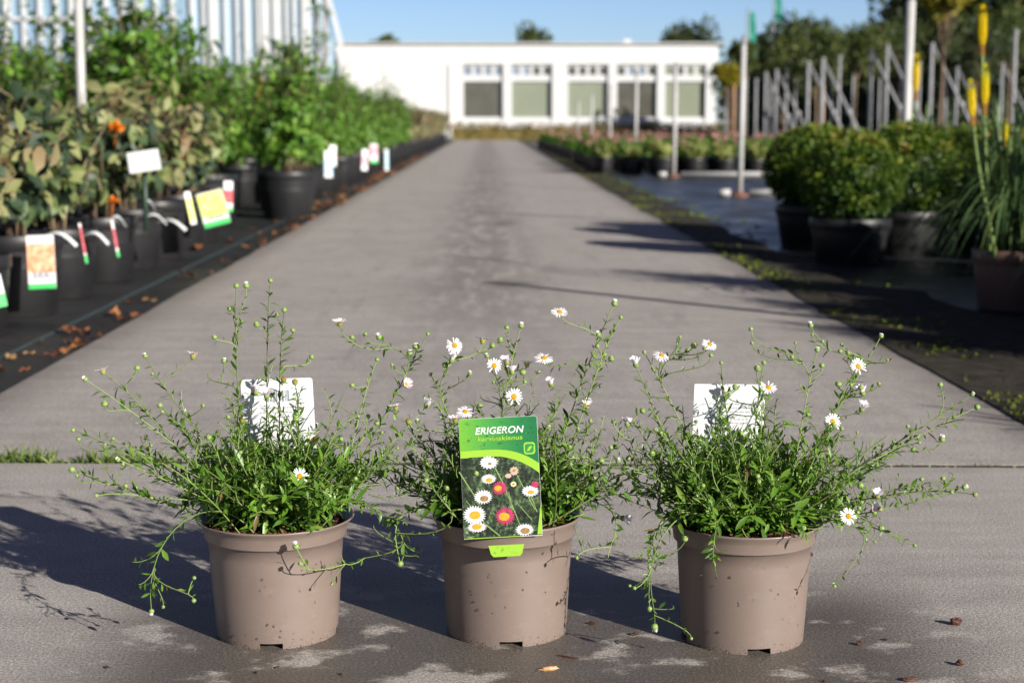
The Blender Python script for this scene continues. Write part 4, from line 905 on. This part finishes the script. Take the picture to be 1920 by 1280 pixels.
    for kind, p, nrm, roll in heads[:]:
        if kind in 'ofs':
            o = link("flower", R.choice(SIDE if kind == 's' else OPEN), t, mat=orient(nrm, p, roll, R.uniform(.82, .98))); link("disc", DISC, o); link("cup", CUP, o)
        elif kind in 'hp':
            o = link("flower", R.choice(HALF[:2] if kind == 'p' else HALF), t, mat=orient(nrm, p, roll, R.uniform(.9, 1.05))); link("disc", DISC, o).scale = (.75, .75, .75); link("cup", CUP, o)
        elif kind == 'd': o = link("spent_flower", SPENT, t, mat=orient(nrm, p, roll)); link("cup", CUP, o)
    nb = 0
    for kind, p, nrm, roll in heads:
        if kind in 'bw' and nb < 98:
            nb += 1; link("flower_bud", R.choice(BUDS[3:]) if kind == 'w' else R.choice(BUDS[:3]), t, mat=orient(nrm, p, roll, R.uniform(.68, 1.0)))
    return t

TL = [(193, 697, -.02, 's'), (362, 668, .03, 's'), (637, 607, .0, 's'), (562, 893, -.085, 'f'), (500, 742, -.03, 'p'), (742, 765, -.02, 's'), (480, 735, .01, 'h'), (532, 712, -.02, 'd'), (553, 716, -.03, 'd'), (455, 790, -.02, 'd'),
      (160, 711, -.02, 'w'), (272, 667, .02, 'w'), (257, 690, .02, 'b'), (253, 760, .0, 'b'), (196, 757, -.02, 'b'), (443, 536, .02, 'b'), (462, 536, .02, 'w'), (507, 526, .03, 'b'), (533, 581, .0, 'b'), (549, 619, .0, 'b'), (402, 632, .0, 'b'), (420, 677, .02, 'w'),
      (481, 608, .02, 'b'), (519, 590, .02, 'b'), (685, 626, .02, 'b'), (660, 632, .02, 'b'), (711, 632, .04, 'w'), (707, 674, .03, 'b'), (584, 669, .03, 'b'), (660, 722, .0, 'b'), (735, 684, .02, 'b'), (802, 626, .05, 'b'), (779, 650, .05, 'w'), (790, 668, .04, 'b'), (768, 662, .04, 'w'),
      (137, 806, -.03, 'b'), (147, 823, -.03, 'b'), (197, 833, -.04, 'b'), (135, 880, -.05, 'b'), (145, 892, -.05, 'b'), (231, 870, -.03, 'w'), (236, 911, -.05, 'b'), (181, 929, -.05, 'b'), (312, 855, .0, 'b'),
      (284, 1145, -.10, 'w'), (363, 1125, -.105, 'b'), (306, 1137, -.10, 'b'), (364, 1083, -.10, 'b'), (555, 1024, -.11, 'w'), (563, 1056, -.115, 'b'), (622, 1094, -.10, 'b'), (672, 1052, -.04, 'b'), (752, 1055, -.03, 'b'), (700, 985, -.03, 'x'), (640, 1040, -.09, 'x'),
      (760, 720, .03, 'p'), (800, 760, .03, 'h'), (745, 840, .0, 'b'), (720, 900, -.02, 'x'), (735, 800, .03, 'b'), (690, 780, .02, 'b'), (640, 760, .02, 'x'), (600, 800, .0, 'x'), (350, 770, .0, 'x'), (300, 760, .0, 'b'), (330, 730, .02, 'x'), (380, 760, .0, 'b'), (390, 700, .02, 'x')]
TM = [(852, 648, -.02, 'f'), (905, 640, .03, 's'), (926, 686, -.05, 'f'), (950, 680, .0, 'h'), (960, 697, -.03, 'h'), (988, 684, .0, 's'), (1020, 673, -.02, 'o'), (1049, 587, .0, 'o'), (963, 744, -.06, 'f'), (872, 773, -.03, 'o'), (853, 788, -.05, 's'), (1100, 762, .0, 'p'), (1176, 795, .0, 'p'), (1168, 971, -.03, 'h'), (766, 790, -.02, 'd'),
      (950, 614, .02, 'b'), (977, 611, .02, 'w'), (938, 637, .02, 'b'), (923, 648, .02, 'b'), (913, 667, .02, 'w'), (881, 700, .0, 'w'), (847, 675, -.01, 'h'), (835, 684, .0, 'b'), (808, 702, .02, 'b'), (980, 698, -.03, 'b'), (984, 716, .0, 'b'), (1010, 697, .02, 'b'), (1152, 569, .02, 'w'), (1164, 595, .0, 'b'), (1122, 627, .0, 'w'), (1146, 623, .02, 'b'), (1120, 649, .0, 'b'), (1133, 664, .0, 'b'), (1111, 664, .0, 'b'), (1146, 672, .02, 'b'), (1033, 720, .0, 'h'), (1084, 804, -.03, 'b'), (1117, 807, -.03, 'b'), (1107, 789, -.01, 'b'), (1073, 708, .0, 'x'),
      (787, 818, -.02, 'b'), (783, 790, .02, 'w'), (822, 745, .0, 'x'), (900, 740, -.02, 'x'), (750, 935, -.03, 'x'), (730, 985, -.04, 'x'), (750, 1056, -.06, 'b'), (780, 1040, -.07, 'x'), (1140, 1045, -.09, 'x'), (1082, 1045, -.11, 'b'), (1020, 1040, -.115, 'x'), (1078, 985, -.1, 'x'), (1190, 905, -.02, 'b'), (1230, 880, .0, 'x'), (1225, 935, -.02, 'x'), (1163, 908, -.02, 'b'), (1180, 840, .0, 'x'), (1070, 870, -.08, 'b'), (1120, 900, -.05, 'x'), (1060, 850, -.06, 'x'), (840, 840, -.06, 'x'), (830, 900, -.07, 'x'), (800, 870, -.05, 'b'), (850, 960, -.09, 'x'), (1150, 790, .0, 'b')]
TR = [(1240, 668, .0, 'o'), (1192, 683, .0, 'h'), (1330, 647, -.02, 'o'), (1440, 728, -.04, 'o'), (1560, 791, -.07, 'f'), (1608, 688, -.03, 'f'), (1616, 767, -.03, 'p'), (1617, 736, .0, 'h'), (1590, 968, -.085, 'f'), (1360, 736, .04, 'h'),
      (1652, 630, .02, 'w'), (1823, 739, .0, 'w'), (1766, 823, .0, 'w'), (1808, 913, -.04, 'w'), (1275, 632, .0, 'b'), (1208, 660, .02, 'b'), (1290, 657, .02, 'b'), (1301, 648, .0, 'b'), (1320, 653, .0, 'b'), (1333, 666, .0, 'b'), (1352, 680, -.02, 'b'), (1408, 617, .02, 'b'), (1410, 643, .02, 'b'), (1520, 610, .02, 'w'), (1523, 627, .0, 'b'), (1532, 656, .0, 'w'), (1542, 640, .02, 'b'), (1491, 642, .0, 'b'), (1485, 669, .0, 'b'), (1578, 646, .0, 'b'), (1590, 661, .0, 'b'), (1575, 658, .0, 'b'), (1541, 685, .0, 'b'), (1664, 675, .0, 'b'), (1648, 719, .0, 'b'), (1763, 721, .02, 'b'), (1832, 763, .0, 'b'), (1718, 820, .0, 'b'), (1712, 842, .0, 'b'), (1768, 897, -.02, 'b'), (1828, 927, -.04, 'b'), (1784, 922, -.04, 'b'), (1728, 898, -.02, 'b'), (1702, 799, .0, 'b'),
      (1715, 1022, -.07, 'b'), (1640, 1015, -.08, 'b'), (1565, 1098, -.10, 'b'), (1652, 990, -.06, 'b'), (1650, 954, -.05, 'h'), (1645, 930, -.05, 'h'), (1432, 680, .0, 'b'), (1420, 690, .0, 'b'), (1572, 720, .0, 'b'), (1607, 810, -.03, 'b'), (1578, 803, -.04, 'b'), (1515, 777, -.04, 'b'), (1418, 768, -.05, 'b'), (1378, 725, -.02, 'b'), (1600, 905, -.05, 'x'), (1700, 940, -.05, 'x'), (1660, 860, -.02, 'x'), (1580, 850, -.05, 'x'),
      (1296, 1196, -.105, 'b'), (1227, 1174, -.10, 'w'), (1218, 1140, -.10, 'b'), (1262, 1135, -.105, 'x'), (1345, 1083, -.115, 'x'), (1218, 1063, -.06, 'b'), (1233, 1040, -.06, 'b'), (1284, 1010, -.09, 'b'), (1318, 910, -.09, 'b'), (1200, 790, .02, 'x'), (1228, 805, .0, 'b'), (1250, 740, .0, 'x'), (1208, 850, .0, 'x'), (1195, 930, -.02, 'x'), (1240, 890, -.03, 'x'), (1500, 720, .0, 'x'), (1470, 790, -.05, 'x'), (1305, 790, .0, 'b'), (1560, 950, -.08, 'x'), (1520, 1010, -.11, 'x')]
PL = (AT(521, 1187, 2.036).x, 2.036, 0); PM = (AT(950, 1187, 2.039).x, 2.039, 0); PR = (AT(1391, 1197, 2.006).x, 2.006, 0)
fleabane(PL, "potted white fleabane at the left, its long stems spreading over the slab joint", TL, 601, 100, -PI / 2 + .02, 521, (1.25, 1.1), .1020)
fleabane(PM, "potted white fleabane in the middle with the green picture card on its pot", TM, 602, 92, -PI / 2 + .06, 957, (1.0, 1.15), .0965, True)
fleabane(PR, "potted white fleabane at the right with stems reaching far to the right", TR, 603, 105, -PI / 2 + .12, 1390, (1.0, 1.2), .0990)

# picture card of the middle pot
CW, CH = .0975, .1500
c0 = AT(944, 1007, PM[1] - .0985); card = thing("plant_card", "green picture card lettered ERIGERON standing at the rim of the middle pot", "label", c0)
card.rotation_euler = (math.radians(-5), math.radians(-2.6), math.radians(1))
def cpath(pts): return [(x * CW, z * CH) for x, z in pts]
def flat(name, pts, y, m, parent=card, th=.0002):                 # outline in card units pulled to a thin sheet; y = front face
    q = MB(); n = len(pts); b = 0
    q.v += [(x * CW, y, z * CH) for x, z in pts] + [(x * CW, y + th, z * CH) for x, z in pts]
    q.face(tuple(range(n))); q.face(tuple(reversed(range(n, 2 * n))))
    for i in range(n): j = (i + 1) % n; q.face((i, n + i, n + j, j))
    return q.build(name, m, parent)
def corner(cx, cz, r, a0, a1, n=6): return [(cx + r * math.cos(a0 + (a1 - a0) * i / n), cz + r * CW / CH * math.sin(a0 + (a1 - a0) * i / n)) for i in range(n + 1)]
_m, _n, _l, _b = _mat("green_header_print"); tc = _n.new("ShaderNodeTexCoord"); sp = _n.new("ShaderNodeSeparateXYZ"); _l.new(tc.outputs["Object"], sp.inputs[0])
ad = _n.new("ShaderNodeMath"); ad.operation = 'MULTIPLY_ADD'; _l.new(sp.outputs[0], ad.inputs[0]); ad.inputs[1].default_value = 1 / CW; ad.inputs[2].default_value = .5
rp_ = _ramp(_n, [(0, (.13, .36, .03)), (.35, (.055, .26, .045)), (.75, (.016, .16, .045)), (1, (.010, .125, .04))]); _l.new(ad.outputs[0], rp_.inputs[0]); _l.new(rp_.outputs[0], _b.inputs["Base Color"]); _b.inputs["Roughness"].default_value = .3; GREENH = _m
LIME = plain("lime_print", (.25, .45, .035), .3, .5, 0, .03, 8); WHT = plain("white_print", (.68, .68, .66), .35, .5, 0, .02, 8)
_m, _n, _l, _b = _mat("foliage_photo_print"); tc = _n.new("ShaderNodeTexCoord"); t1 = _noise(_n, _l, 230, 6, .8, tc.outputs["Object"]); t2 = _noise(_n, _l, 60, 4, .6, tc.outputs["Object"])
mm = _n.new("ShaderNodeMix"); mm.data_type = 'FLOAT'; mm.inputs[0].default_value = .4; _l.new(t1.outputs["Fac"], mm.inputs[2]); _l.new(t2.outputs["Fac"], mm.inputs[3])
rp_ = _ramp(_n, [(.40, (.006, .008, .006)), (.49, (.018, .026, .015)), (.54, (.05, .085, .036)), (.60, (.15, .21, .11)), (.67, (.36, .41, .30))]); _l.new(mm.outputs[0], rp_.inputs[0]); _l.new(rp_.outputs[0], _b.inputs["Base Color"]); _b.inputs["Roughness"].default_value = .3; PHOTO = _m
top = corner(.455, .97, .04, 0, PI / 2) + corner(-.455, .97, .04, PI / 2, PI)
q = MB(); pts = [(-.5, 0), (.5, 0)] + corner(.46, .973, .04, 0, PI / 2) + corner(-.46, .973, .04, PI / 2, PI)
q.prism([(x * CW, z * CH) for x, z in pts], 0, .0009); q.v = [(x, z_, y) for x, y, z_ in q.v]; q.build("card_sheet", M['card_white'], card)
def arcz(x): return .735 - .24 * max(0, x + .12) ** 2 * (1.0 + .9 * max(0, x)) - .004 * (x < -.4)
xs = [-.4975 + .995 * i / 24 for i in range(25)]
flat("header_print", [(x, arcz(x)) for x in xs] + corner(.4605, .974, .036, 0, PI / 2) + corner(-.4605, .974, .036, PI / 2, PI), -.0002, GREENH)
flat("photo_print", [(-.4975, .005), (.4975, .005)] + [(x, arcz(x) - .055) for x in reversed(xs)], -.0002, PHOTO)
flat("curved_band", [(x, arcz(x) - .056 - .05 * max(0, x)) for x in xs] + [(x, arcz(x) + .001) for x in reversed(xs)], -.00045, LIME)
flat("lime_edge", [(.4975, .012), (.4975, .27), (.435, .012)], -.00045, LIME); flat("lime_edge", [(-.49, .0005), (.22, .0005), (.22, .007), (-.49, .007)], -.0003, LIME)
def lettering(text, size, x, z, width, m, name, bold, shear, y=-.0006):
    fc = bpy.data.curves.new(name, 'FONT'); fc.body = text; fc.size = size; fc.align_x = 'CENTER'; fc.offset = bold; fc.shear = shear; fc.extrude = .0001; fc.space_character = 1.04
    tmp = bpy.data.objects.new(name, fc); COL.objects.link(tmp); bpy.context.view_layer.update()
    me = bpy.data.meshes.new_from_object(tmp.evaluated_get(bpy.context.evaluated_depsgraph_get())); bpy.data.objects.remove(tmp)
    xs_ = [v.co.x for v in me.vertices]; k = width / (max(xs_) - min(xs_)); mx = (max(xs_) + min(xs_)) / 2
    for v in me.vertices: v.co = Vector(((v.co.x - mx) * k, -v.co.z * 1.0, v.co.y))
    me.materials.clear(); me.materials.append(m); me.name = name; return link(name, me, card, (x, y, z))
lettering("ERIGERON", .0118, .0015, CH * .868, .0605, WHT, "title_lettering", .00018, .22)
lettering("karvinskianus", .0078, .0015, CH * .810, .0560, LIME, "species_lettering", .00016, .12)
def rrect(cx, cz, hw, hh, r):
    o = []
    for sx, sz, a in ((1, 1, 0), (-1, 1, PI / 2), (-1, -1, PI), (1, -1, 1.5 * PI)):
        for i in range(6): an = a + PI / 2 * i / 5; o.append(((cx + sx * (hw - r) + r * math.cos(an)) / CW, (cz + sz * (hh - r) + r * math.sin(an)) / CH))
    return o
lx, lz = .0375, .732 * CH
lg = flat("logo", rrect(lx, lz, .0072, .0076, .0038), -.0007, LIME); flat("logo_field", rrect(lx, lz, .0052, .0056, .0028), -.00095, plain("logo_green", (.02, .20, .055), .3), lg)
lf_ = [((lx - .0035 + .007 * u) / CW, (lz - .003 + .0055 * u + s_ * .0024 * math.sin(u * PI)) / CH) for s_, us in ((-1, range(0, 9)), (1, range(8, -1, -1))) for u in [k / 8 for k in us]]
flat("logo_leaf", lf_[:9] + lf_[10:17], -.0012, LIME, lg)
# flowers of the printed picture
PW = plain("print_petal_white", (.56, .55, .58), .35, .5, 0, .10, 300); PP = plain("print_petal_pink", (.36, .03, .09), .35, .5, 0, .4, 260); PB = plain("print_petal_buff", (.46, .33, .25), .35, .5, 0, .15, 300)
PY = plain("print_disc_yellow", (.52, .29, .02), .35, .5, 0, .3, 500); PBr = plain("print_disc_brown", (.26, .16, .05), .35, .5, 0, .4, 500); PS = plain("print_stem", (.20, .30, .09), .35, .5, 0, .2, 80)
def px2c(px, py): return ((px - 944.5) / 148 + (py - 893) * -.0004, (1007 - py) / 228 + (px - 944) * -.00012)
def pflower(px, py, rx, rz, n, pm, dm, dr, dx=0, dz=0, jag=.25):
    u, v = px2c(px, py); R = random.Random(int(px)); q = MB(); k = CW / 148; cx, cz = u * CW, v * CH; b = len(q.v); q.v.append((cx, -.00075, cz)); m = n * 4
    for i in range(m):
        a = 2 * PI * i / m; rr = 1 - jag * (0 if i % 4 in (1, 2) else 1) * R.uniform(.5, 1) - R.uniform(0, .06); q.v.append((cx + rx * k * rr * math.cos(a), -.0006, cz + rz * k * rr * math.sin(a)))
    for i in range(m): q.face((b, b + 1 + i, b + 1 + (i + 1) % m))
    if dm:
        b = len(q.v); q.v.append((cx + dx * k, -.0010, cz + dz * k))
        for i in range(20): a = 2 * PI * i / 20; q.v.append((cx + dx * k + dr * k * math.cos(a), -.0009, cz + dz * k + dr * k * .8 * math.sin(a) * (rz / rx) ** .5))
        for i in range(20): q.face((b, b + 1 + i, b + 1 + (i + 1) % 20), 1)
    q.build("printed_flower", [pm, dm or pm], card)
q = MB()
for (x0, y0, x1, y1, wd) in ((934, 874, 950, 905, 2.2), (866, 880, 898, 930, 2), (950, 905, 985, 990, 1.6), (976, 890, 1010, 955, 1.5), (916, 980, 945, 1004, 2.2), (960, 920, 968, 955, 1.4), (1003, 930, 1014, 960, 1.4), (880, 935, 920, 985, 1.2), (975, 940, 1005, 975, 1.2)):
    a = px2c(x0, y0); b_ = px2c(x1, y1); a = Vector((a[0] * CW, 0, a[1] * CH)); b_ = Vector((b_[0] * CW, 0, b_[1] * CH)); d = (b_ - a).normalized(); s_ = Vector((d.z, 0, -d.x)) * wd * CW / 296
    q.poly([a - s_ + Vector((0, -.0004, 0)), b_ - s_ + Vector((0, -.0004, 0)), b_ + s_ + Vector((0, -.0004, 0)), a + s_ + Vector((0, -.0004, 0))])
q.build("printed_stems", PS, card)
for a_ in ((922, 864, 18, 13, 16, PW, PBr, 3.5, 2, -2), (922, 895, 15, 9.5, 18, PW, PY, 6.5, 1, -2), (970, 881, 9, 9, 9, PB, PBr, 3, 0, 1), (959, 890, 7, 5, 8, PB, None, 0), (969, 906, 6, 5.5, 10, plain("print_petal_cream", (.66, .58, .30), .35), PBr, 2.5), (943, 913, 15, 13.5, 18, PP, PY, 7, -3, 0), (912, 929, 18, 14, 20, PW, PBr, 8, 2, -3),
           (1009, 908, 8, 7, 12, PP, None, 0), (1001, 920, 17, 11, 17, PW, PY, 6, 1, -2), (896, 963, 22, 19, 24, PW, PY, 10.5, 1, 0), (901, 986, 19, 10, 20, PW, PY, 9.5, 0, 1), (954, 966, 19, 18, 20, PP, PY, 10, -2, -1), (958, 960, 5, 5, 8, plain("print_bee_dark", (.05, .045, .02), .4), None, 0), (991, 993, 18, 12, 20, PW, PBr, 9, 1, -2)): pflower(*a_)
# the clip tongue that hooks over the pot's collar
q = MB(); pts = [(-.0165, 0), (.0165, 0), (.0195, .0035), (.0222, .0145), (-.0222, .0145), (-.0195, .0035)]
q.prism(pts, 0, .001); q.v = [(x + .003, z_ - .0045, y - .0232) for x, y, z_ in q.v]; q.build("clip_tongue", LIME, card)
q = MB(); R = random.Random(17)
for i in range(70):
    x, z = R.uniform(-.46, .46) * CW, R.uniform(.70, .97) * CH
    s_ = R.choice((.0004, .0006, .0008, .0014)) * R.uniform(.8, 1.2); q.ellip((x, -.0004, z), (s_, s_ * .6, s_), 8, 5)
for i in range(10): s_ = R.uniform(.0004, .0013); q.ellip((.003 + R.uniform(-.017, .017), -.0047, -.016 + R.uniform(-.004, .006)), (s_, s_ * .6, s_), 8, 5)
tag(q.build("water_drops", WATER, card), None, None, None, "stuff")

# white cards standing behind the left and right plants
def white_card(pl, corners, Y, lab, roll, square):
    (x0, y0), (x1, y1), (xb, yb) = corners; a = AT(x0, y0, Y); b = AT(x1, y1, Y); c = AT(xb, yb, Y); wd = (b - a).length; ht = (a - c).length
    t = thing("plant_card", lab, "label", (a + b) / 2 - Vector((0, 0, ht))); t.rotation_euler = (math.radians(6), math.radians(roll), 0); q = MB(); r = .004 if not square else .0012
    pts = [(-wd / 2, 0), (wd / 2, 0)] + [(wd / 2 - r + r * math.cos(k * PI / 10), ht - r + r * math.sin(k * PI / 10)) for k in range(6)] + [(-wd / 2 + r - r * math.sin(k * PI / 10), ht - r + r * math.cos(k * PI / 10)) for k in range(6)]
    q.prism(pts, 0, .0009); q.v = [(x, z_, y) for x, y, z_ in q.v]; q.build("card_sheet", M['card_white'], t)
    q = MB(); R = random.Random(int(x0)); z = ht * (.86 if not square else .72)
    if not square:
        x = -wd * .16
        while x < wd * .16: l_ = R.choice((.0006, .001, .0016)); q.box((x, -.0002, ht * .80), (l_, .0003, ht * .13)); x += l_ + R.choice((.0008, .0014))
        z = ht * .66
    while z > ht * .42:
        x = -wd * R.uniform(.2, .3)
        while x < wd * .28: l_ = R.uniform(.002, .007); q.box((x + l_ / 2, -.0002, z), (l_, .0003, .0011)); x += l_ + .0014
        z -= ht * .055
    q.build("small_print", M['print_grey'], t); return t
white_card(PL, ((458, 708), (592, 704), (462, 870)), 2.036 + .062, "white card with rounded corners standing behind the left plant's stems", -1.6, False)
white_card(PR, ((1299, 716), (1432, 718), (1299, 850)), 2.006 + .06, "square cornered white card standing among the right plant's stems", .6, True)

# crumbs on the slab
R = random.Random(66)
def crumb(px, py, l, w_, h, az, m, lab, name="bark_chip", cat="bark chip", va=.4):
    p = G(px, py); q = MB(); q.ellip((0, 0, h * .42), (l / 2, w_ / 2, h / 2), 8, 6, 0, va, .30, None, R)
    q.sm = [False] * len(q.sm); o = q.build(name, m); o.location = p; o.rotation_euler = (0, 0, az); return tag(o, lab, cat, "bits of bark on the slab")
crumb(1792, 1171, .0165, .011, .011, .1, M['bark'], "largest dark bark lump on the slab at the right"); crumb(1800, 1247, .011, .008, .008, .6, M['bark'], "reddish bark crumb at the right, nearer than the largest lump"); crumb(1706, 1276, .016, .007, .006, .2, M['bark'], "flat bark sliver cut by the lower edge at the right"); crumb(1611, 1209, .009, .006, .006, .4, M['bark'], "small reddish bark crumb right of the right pot")
crumb(1189, 1190, .013, .006, .004, .2, M['bark'], "flat bark flake in shade left of the right pot", va=.2); crumb(1152, 1022, .006, .004, .004, 0, M['bark'], "tiny bark speck behind between middle and right pot"); crumb(1236, 1028, .006, .004, .004, 0, M['bark'], "tiny bark speck beside the right pot's rim"); crumb(1520, 1042, .009, .006, .006, .3, M['bark'], "bark crumb just right of the right pot's rim")
crumb(1030, 1256, .027, .006, .005, .25, leafy("splinter", [(0, (.30, .15, .06)), (1, (.45, .26, .12))], 0), "pale orange wood splinter before the middle pot", "wood_splinter", "splinter", .6); crumb(1065, 1232, .034, .0025, .002, -.5, M['bark'], "thin dark stalk before the middle pot", "dry_stalk", "stalk"); crumb(1110, 1170, .012, .005, .004, -.3, M['bark'], "dark bark flake right of the middle pot's foot", va=.2)
for (px, py) in ((480, 1262), (640, 1265), (200, 1252), (1545, 1278), (520, 1252), (1660, 1200)): crumb(px, py, .006, .004, .003, R.random() * 3, M['bark'], "tiny dark crumb on the slab near the lower edge", va=.2)
